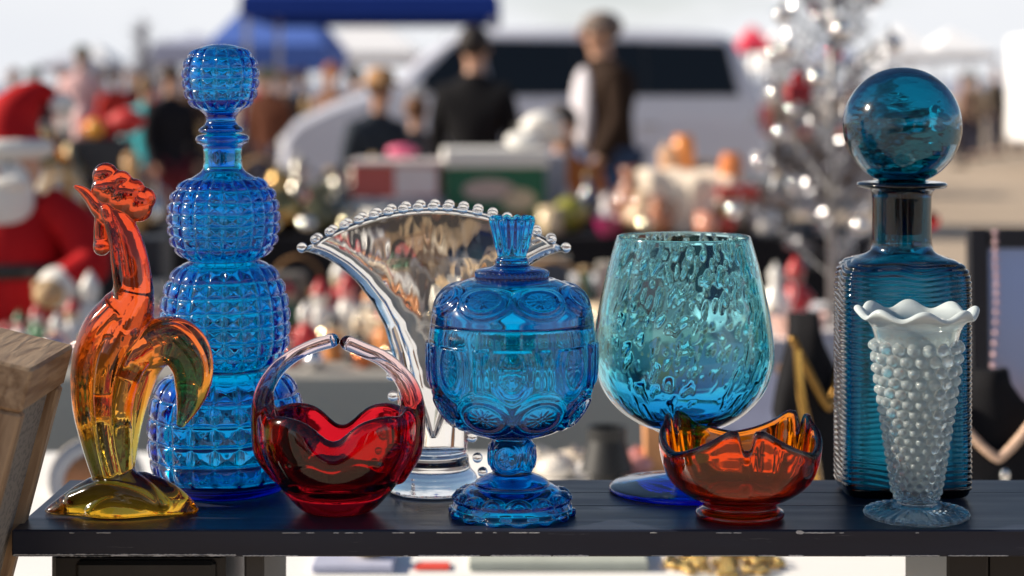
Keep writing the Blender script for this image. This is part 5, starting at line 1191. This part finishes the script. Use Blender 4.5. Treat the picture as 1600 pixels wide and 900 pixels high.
    for sg in (-1, 1):
        chain(V, E, Rd, 3, [(up(sg*.185, arm[0][0][1], arm[0][1]-.02+dz), .075), (up(sg*arm[1][0][0], arm[1][0][1], arm[1][1]+dz), .062), (up(sg*arm[2][0][0], arm[2][0][1], arm[2][1]+dz), .05)])
    me = skin_mesh([tuple(c*k for c in v) for v in V], E, [tuple(q*k for q in (r_ if isinstance(r_, tuple) else (r_, r_))) for r_ in Rd], 1, sub, 'coat'); link('jacket', me, mat(coat, .85, var=.25, scale=12), t)
    if shirt:
        MB().ball((0, -.115*k-lean*.35, (1.20+dz)*k), .11*k, 18, 12, (1.0, .5, 2.3)).build('shirt', mat(shirt, .85), t, smooth=True)
    V = []; E = []; Rd = []
    V.append((0, 0, hipz)); Rd.append(.13)
    for sg in (-1, 1):
        if pose == 'sit': legs = [((sg*.10, 0, .90+dz), .105), ((sg*.12, -.42, .51), .08), ((sg*.12, -.44, .14), .06)]
        elif pose == 'walk': legs = [((sg*.09, 0, .86), .11), ((sg*.09, -.16*sg-.05, .50), .085), ((sg*.09, -.20*sg+.04, .12), .07)]
        else: legs = [((sg*.10, 0, .86), .11), ((sg*.11, -.01, .50), .085), ((sg*.115, .01, .12), .07)]
        chain(V, E, Rd, 0, legs)
    me = skin_mesh([tuple(c*k for c in v) for v in V], E, [r_*k for r_ in Rd], 0, sub, 'trousers'); link('trousers', me, mat(trousers, .85, var=.2, scale=15), t)
    for sg in (-1, 1):
        p = {'sit': (sg*.125, -.52, .05), 'walk': (sg*.095, -.20*sg-.05, .05)}.get(pose, (sg*.12, -.06, .05))
        MB().ball(Vector(p)*k, .075*k, 14, 8, (.75, 1.8, .62)).build('shoe', mat((.03, .025, .02), .5), t, smooth=True)
    return t
person(953, 12.0, 1.80, 'grey haired man in dark brown jacket and jeans looking left', (.028, .016, .011), (.06, .10, .20), (.16, .12, .10), face=R(-75), shirt=(.62, .60, .66), pose='walk', stoop=.05).scale = (1.3, 1.3, 1)
person(742, 10.6, 1.66, 'person in big black hooded jacket seen from behind, left of the brown coat', (.010, .010, .012), (.02, .02, .03), (.015, .01, .01), face=R(170), stoop=-.02, pose='stand').scale = (1.0, 1.2, 1)
person(583, 11.0, 1.40, 'person in tan brimmed hat bent over the far table', (.035, .045, .06), (.03, .03, .03), (.05, .03, .02), face=R(30), hat=('brim', (.42, .24, .12)), pose='stand', stoop=.12)
person(650, 11.2, 1.27, 'short long haired child in dark top beside the hooded jacket', (.02, .02, .03), (.02, .02, .03), (.16, .07, .03), face=R(160))
person(879, 10.2, 1.22, 'seated person in rust orange jacket behind the green carton', (.45, .14, .04), (.02, .02, .02), (.05, .04, .035), face=R(10), pose='sit')
person(828, 10.0, 1.14, 'seated person in white top with black cap beside the orange jacket', (.72, .72, .78), (.03, .03, .04), (.02, .02, .02), face=R(20), pose='sit', hat=('cap', (.03, .03, .03)))
person(518, 19, 1.60, 'person with ginger hair in brown jacket in front of the blue tarp', (.16, .075, .04), (.03, .03, .05), (.35, .12, .04), face=R(-40), sub=1)
person(555, 20, 1.58, 'person in black standing right of the ginger haired one', (.02, .02, .02), (.02, .02, .02), (.02, .02, .02), face=R(90), sub=1)
person(228, 16, 1.44, 'person in turquoise jacket left of the decanter stopper', (.05, .42, .48), (.04, .05, .08), (.25, .15, .08), face=R(170), sub=1)
person(266, 14.5, 1.52, 'person in black coat between turquoise jacket and decanter stopper', (.012, .012, .016), (.12, .02, .03), (.05, .03, .02), face=R(40), sub=1)
PPL = [(22, 24, 1.62, (.04, .03, .04), 'person in dark coat above the doll hat, far left'), (52, 26, 1.66, (.10, .02, .03), 'person in maroon coat above the brass lantern'), (96, 28, 1.70, (.03, .03, .05), 'person in navy coat behind the pale gold lantern'), (128, 22, 1.86, (.70, .45, .45), 'tall person in pale pink coat above the dark goods'),
 (158, 25, 1.64, (.08, .05, .06), 'person in dark plum coat left of the red jacket'), (182, 22, 1.60, (.55, .04, .03), 'person in bright red jacket above the black cabinet box'), (206, 27, 1.66, (.04, .04, .05), 'person in charcoal coat next to the turquoise jacket'), (300, 23, 1.6, (.10, .06, .04), 'person in brown coat behind the stopper neck, left'),
 (420, 18, 1.56, (.10, .035, .02), 'person in rust brown coat right of the stopper'), (446, 20, 1.55, (.03, .03, .03), 'person in black coat left of the van bonnet'), (470, 24, 1.62, (.02, .03, .06), 'person in navy coat before the pale blue canopy'), (405, 23, 1.60, (.42, .03, .08), 'person in pink red jacket right of the decanter neck'),
 (1222, 26, 1.60, (.16, .12, .10), 'person in taupe coat left of the tinsel tree'), (1250, 30, 1.66, (.05, .04, .04), 'person in dark coat behind the tinsel tree, left'), (1335, 30, 1.72, (.26, .18, .12), 'person in camel coat left of the ball stopper'), (1372, 34, 1.7, (.10, .07, .06), 'person in brown coat touching the ball stopper outline'), (1395, 36, 1.68, (.30, .05, .05), 'person in red coat behind the ball stopper'),
 (1506, 34, 1.70, (.30, .18, .14), 'person in dusty pink coat right of the ball stopper'), (1524, 38, 1.74, (.42, .30, .20), 'person in sand coat left of the long olive coat'), (1556, 40, 1.86, (.15, .12, .09), 'tall person in long olive brown coat, far right crowd'), (1590, 42, 1.7, (.14, .14, .18), 'person in grey coat by the box truck')]
for px, Y_, tz, c, lab in PPL:
    person(px, Y_, tz, lab, c, (.04, .04, .06), (rng.uniform(.03, .2), .06, .04), face=rng.uniform(-3, 3), sub=1, long_coat=(px in (1556, 128)), skin=(.48, .28, .2))
# distant dark clutter: more stalls with goods
for px, Y_, w_, h_, c, lab in ((60, 21, 1.6, .85, (.06, .045, .05), 'dark stall counter in front of the left crowd'), (300, 18, 1.7, .8, (.05, .04, .04), 'dark stall counter behind the decanter neck'), (455, 22, 1.3, 1.0, (.02, .07, .22), 'blue tarp covered stall left of the van bonnet'), (1300, 24, 1.9, .75, (.20, .15, .12), 'brown stall counter behind the tinsel tree'), (1420, 44, 3.2, .9, (.16, .12, .10), 'brown stall behind the ball stopper'), (165, 32, 2.6, 1.1, (.10, .07, .08), 'plum coloured stall behind the left crowd')):
    r = thing('market_stall', lab, 'stall', onT(px, Y_, 0)); MB().box(-w_/2, w_/2, 0, .9, 0, h_, bev=.02).build('counter', mat(c, .8, var=.4, scale=3), r)
    for i in range(7):
        x = -w_/2+.15+(w_-.3)*i/6; hh = rng.uniform(.08, .3); cc = [(.5, .05, .04), (.7, .65, .6), (.1, .1, .12), (.5, .3, .1), (.1, .2, .3), (.75, .5, .4), (.3, .1, .2)][rng.integers(7)]
        MB().lathe([(0, 0), (.07, 0), (.1, hh*.4), (.05, hh*.8), (.06, hh), (0, hh)], 12).build('goods', gm(cc, .3), r, (x, .2+.3*rng.random(), h_), smooth=True)

# sunlight refracted through the glass onto the board
sun.cycles.is_caustics_light = True
for o in bpy.data.objects:
    if o.type != 'MESH' or not o.data.materials: continue
    n = o.data.materials[0].name
    if n.endswith('_glass') and o.name.split('.')[0] != 'bead': o.cycles.is_caustics_caster = True
    elif n.startswith('navy_paint'): o.cycles.is_caustics_receiver = True
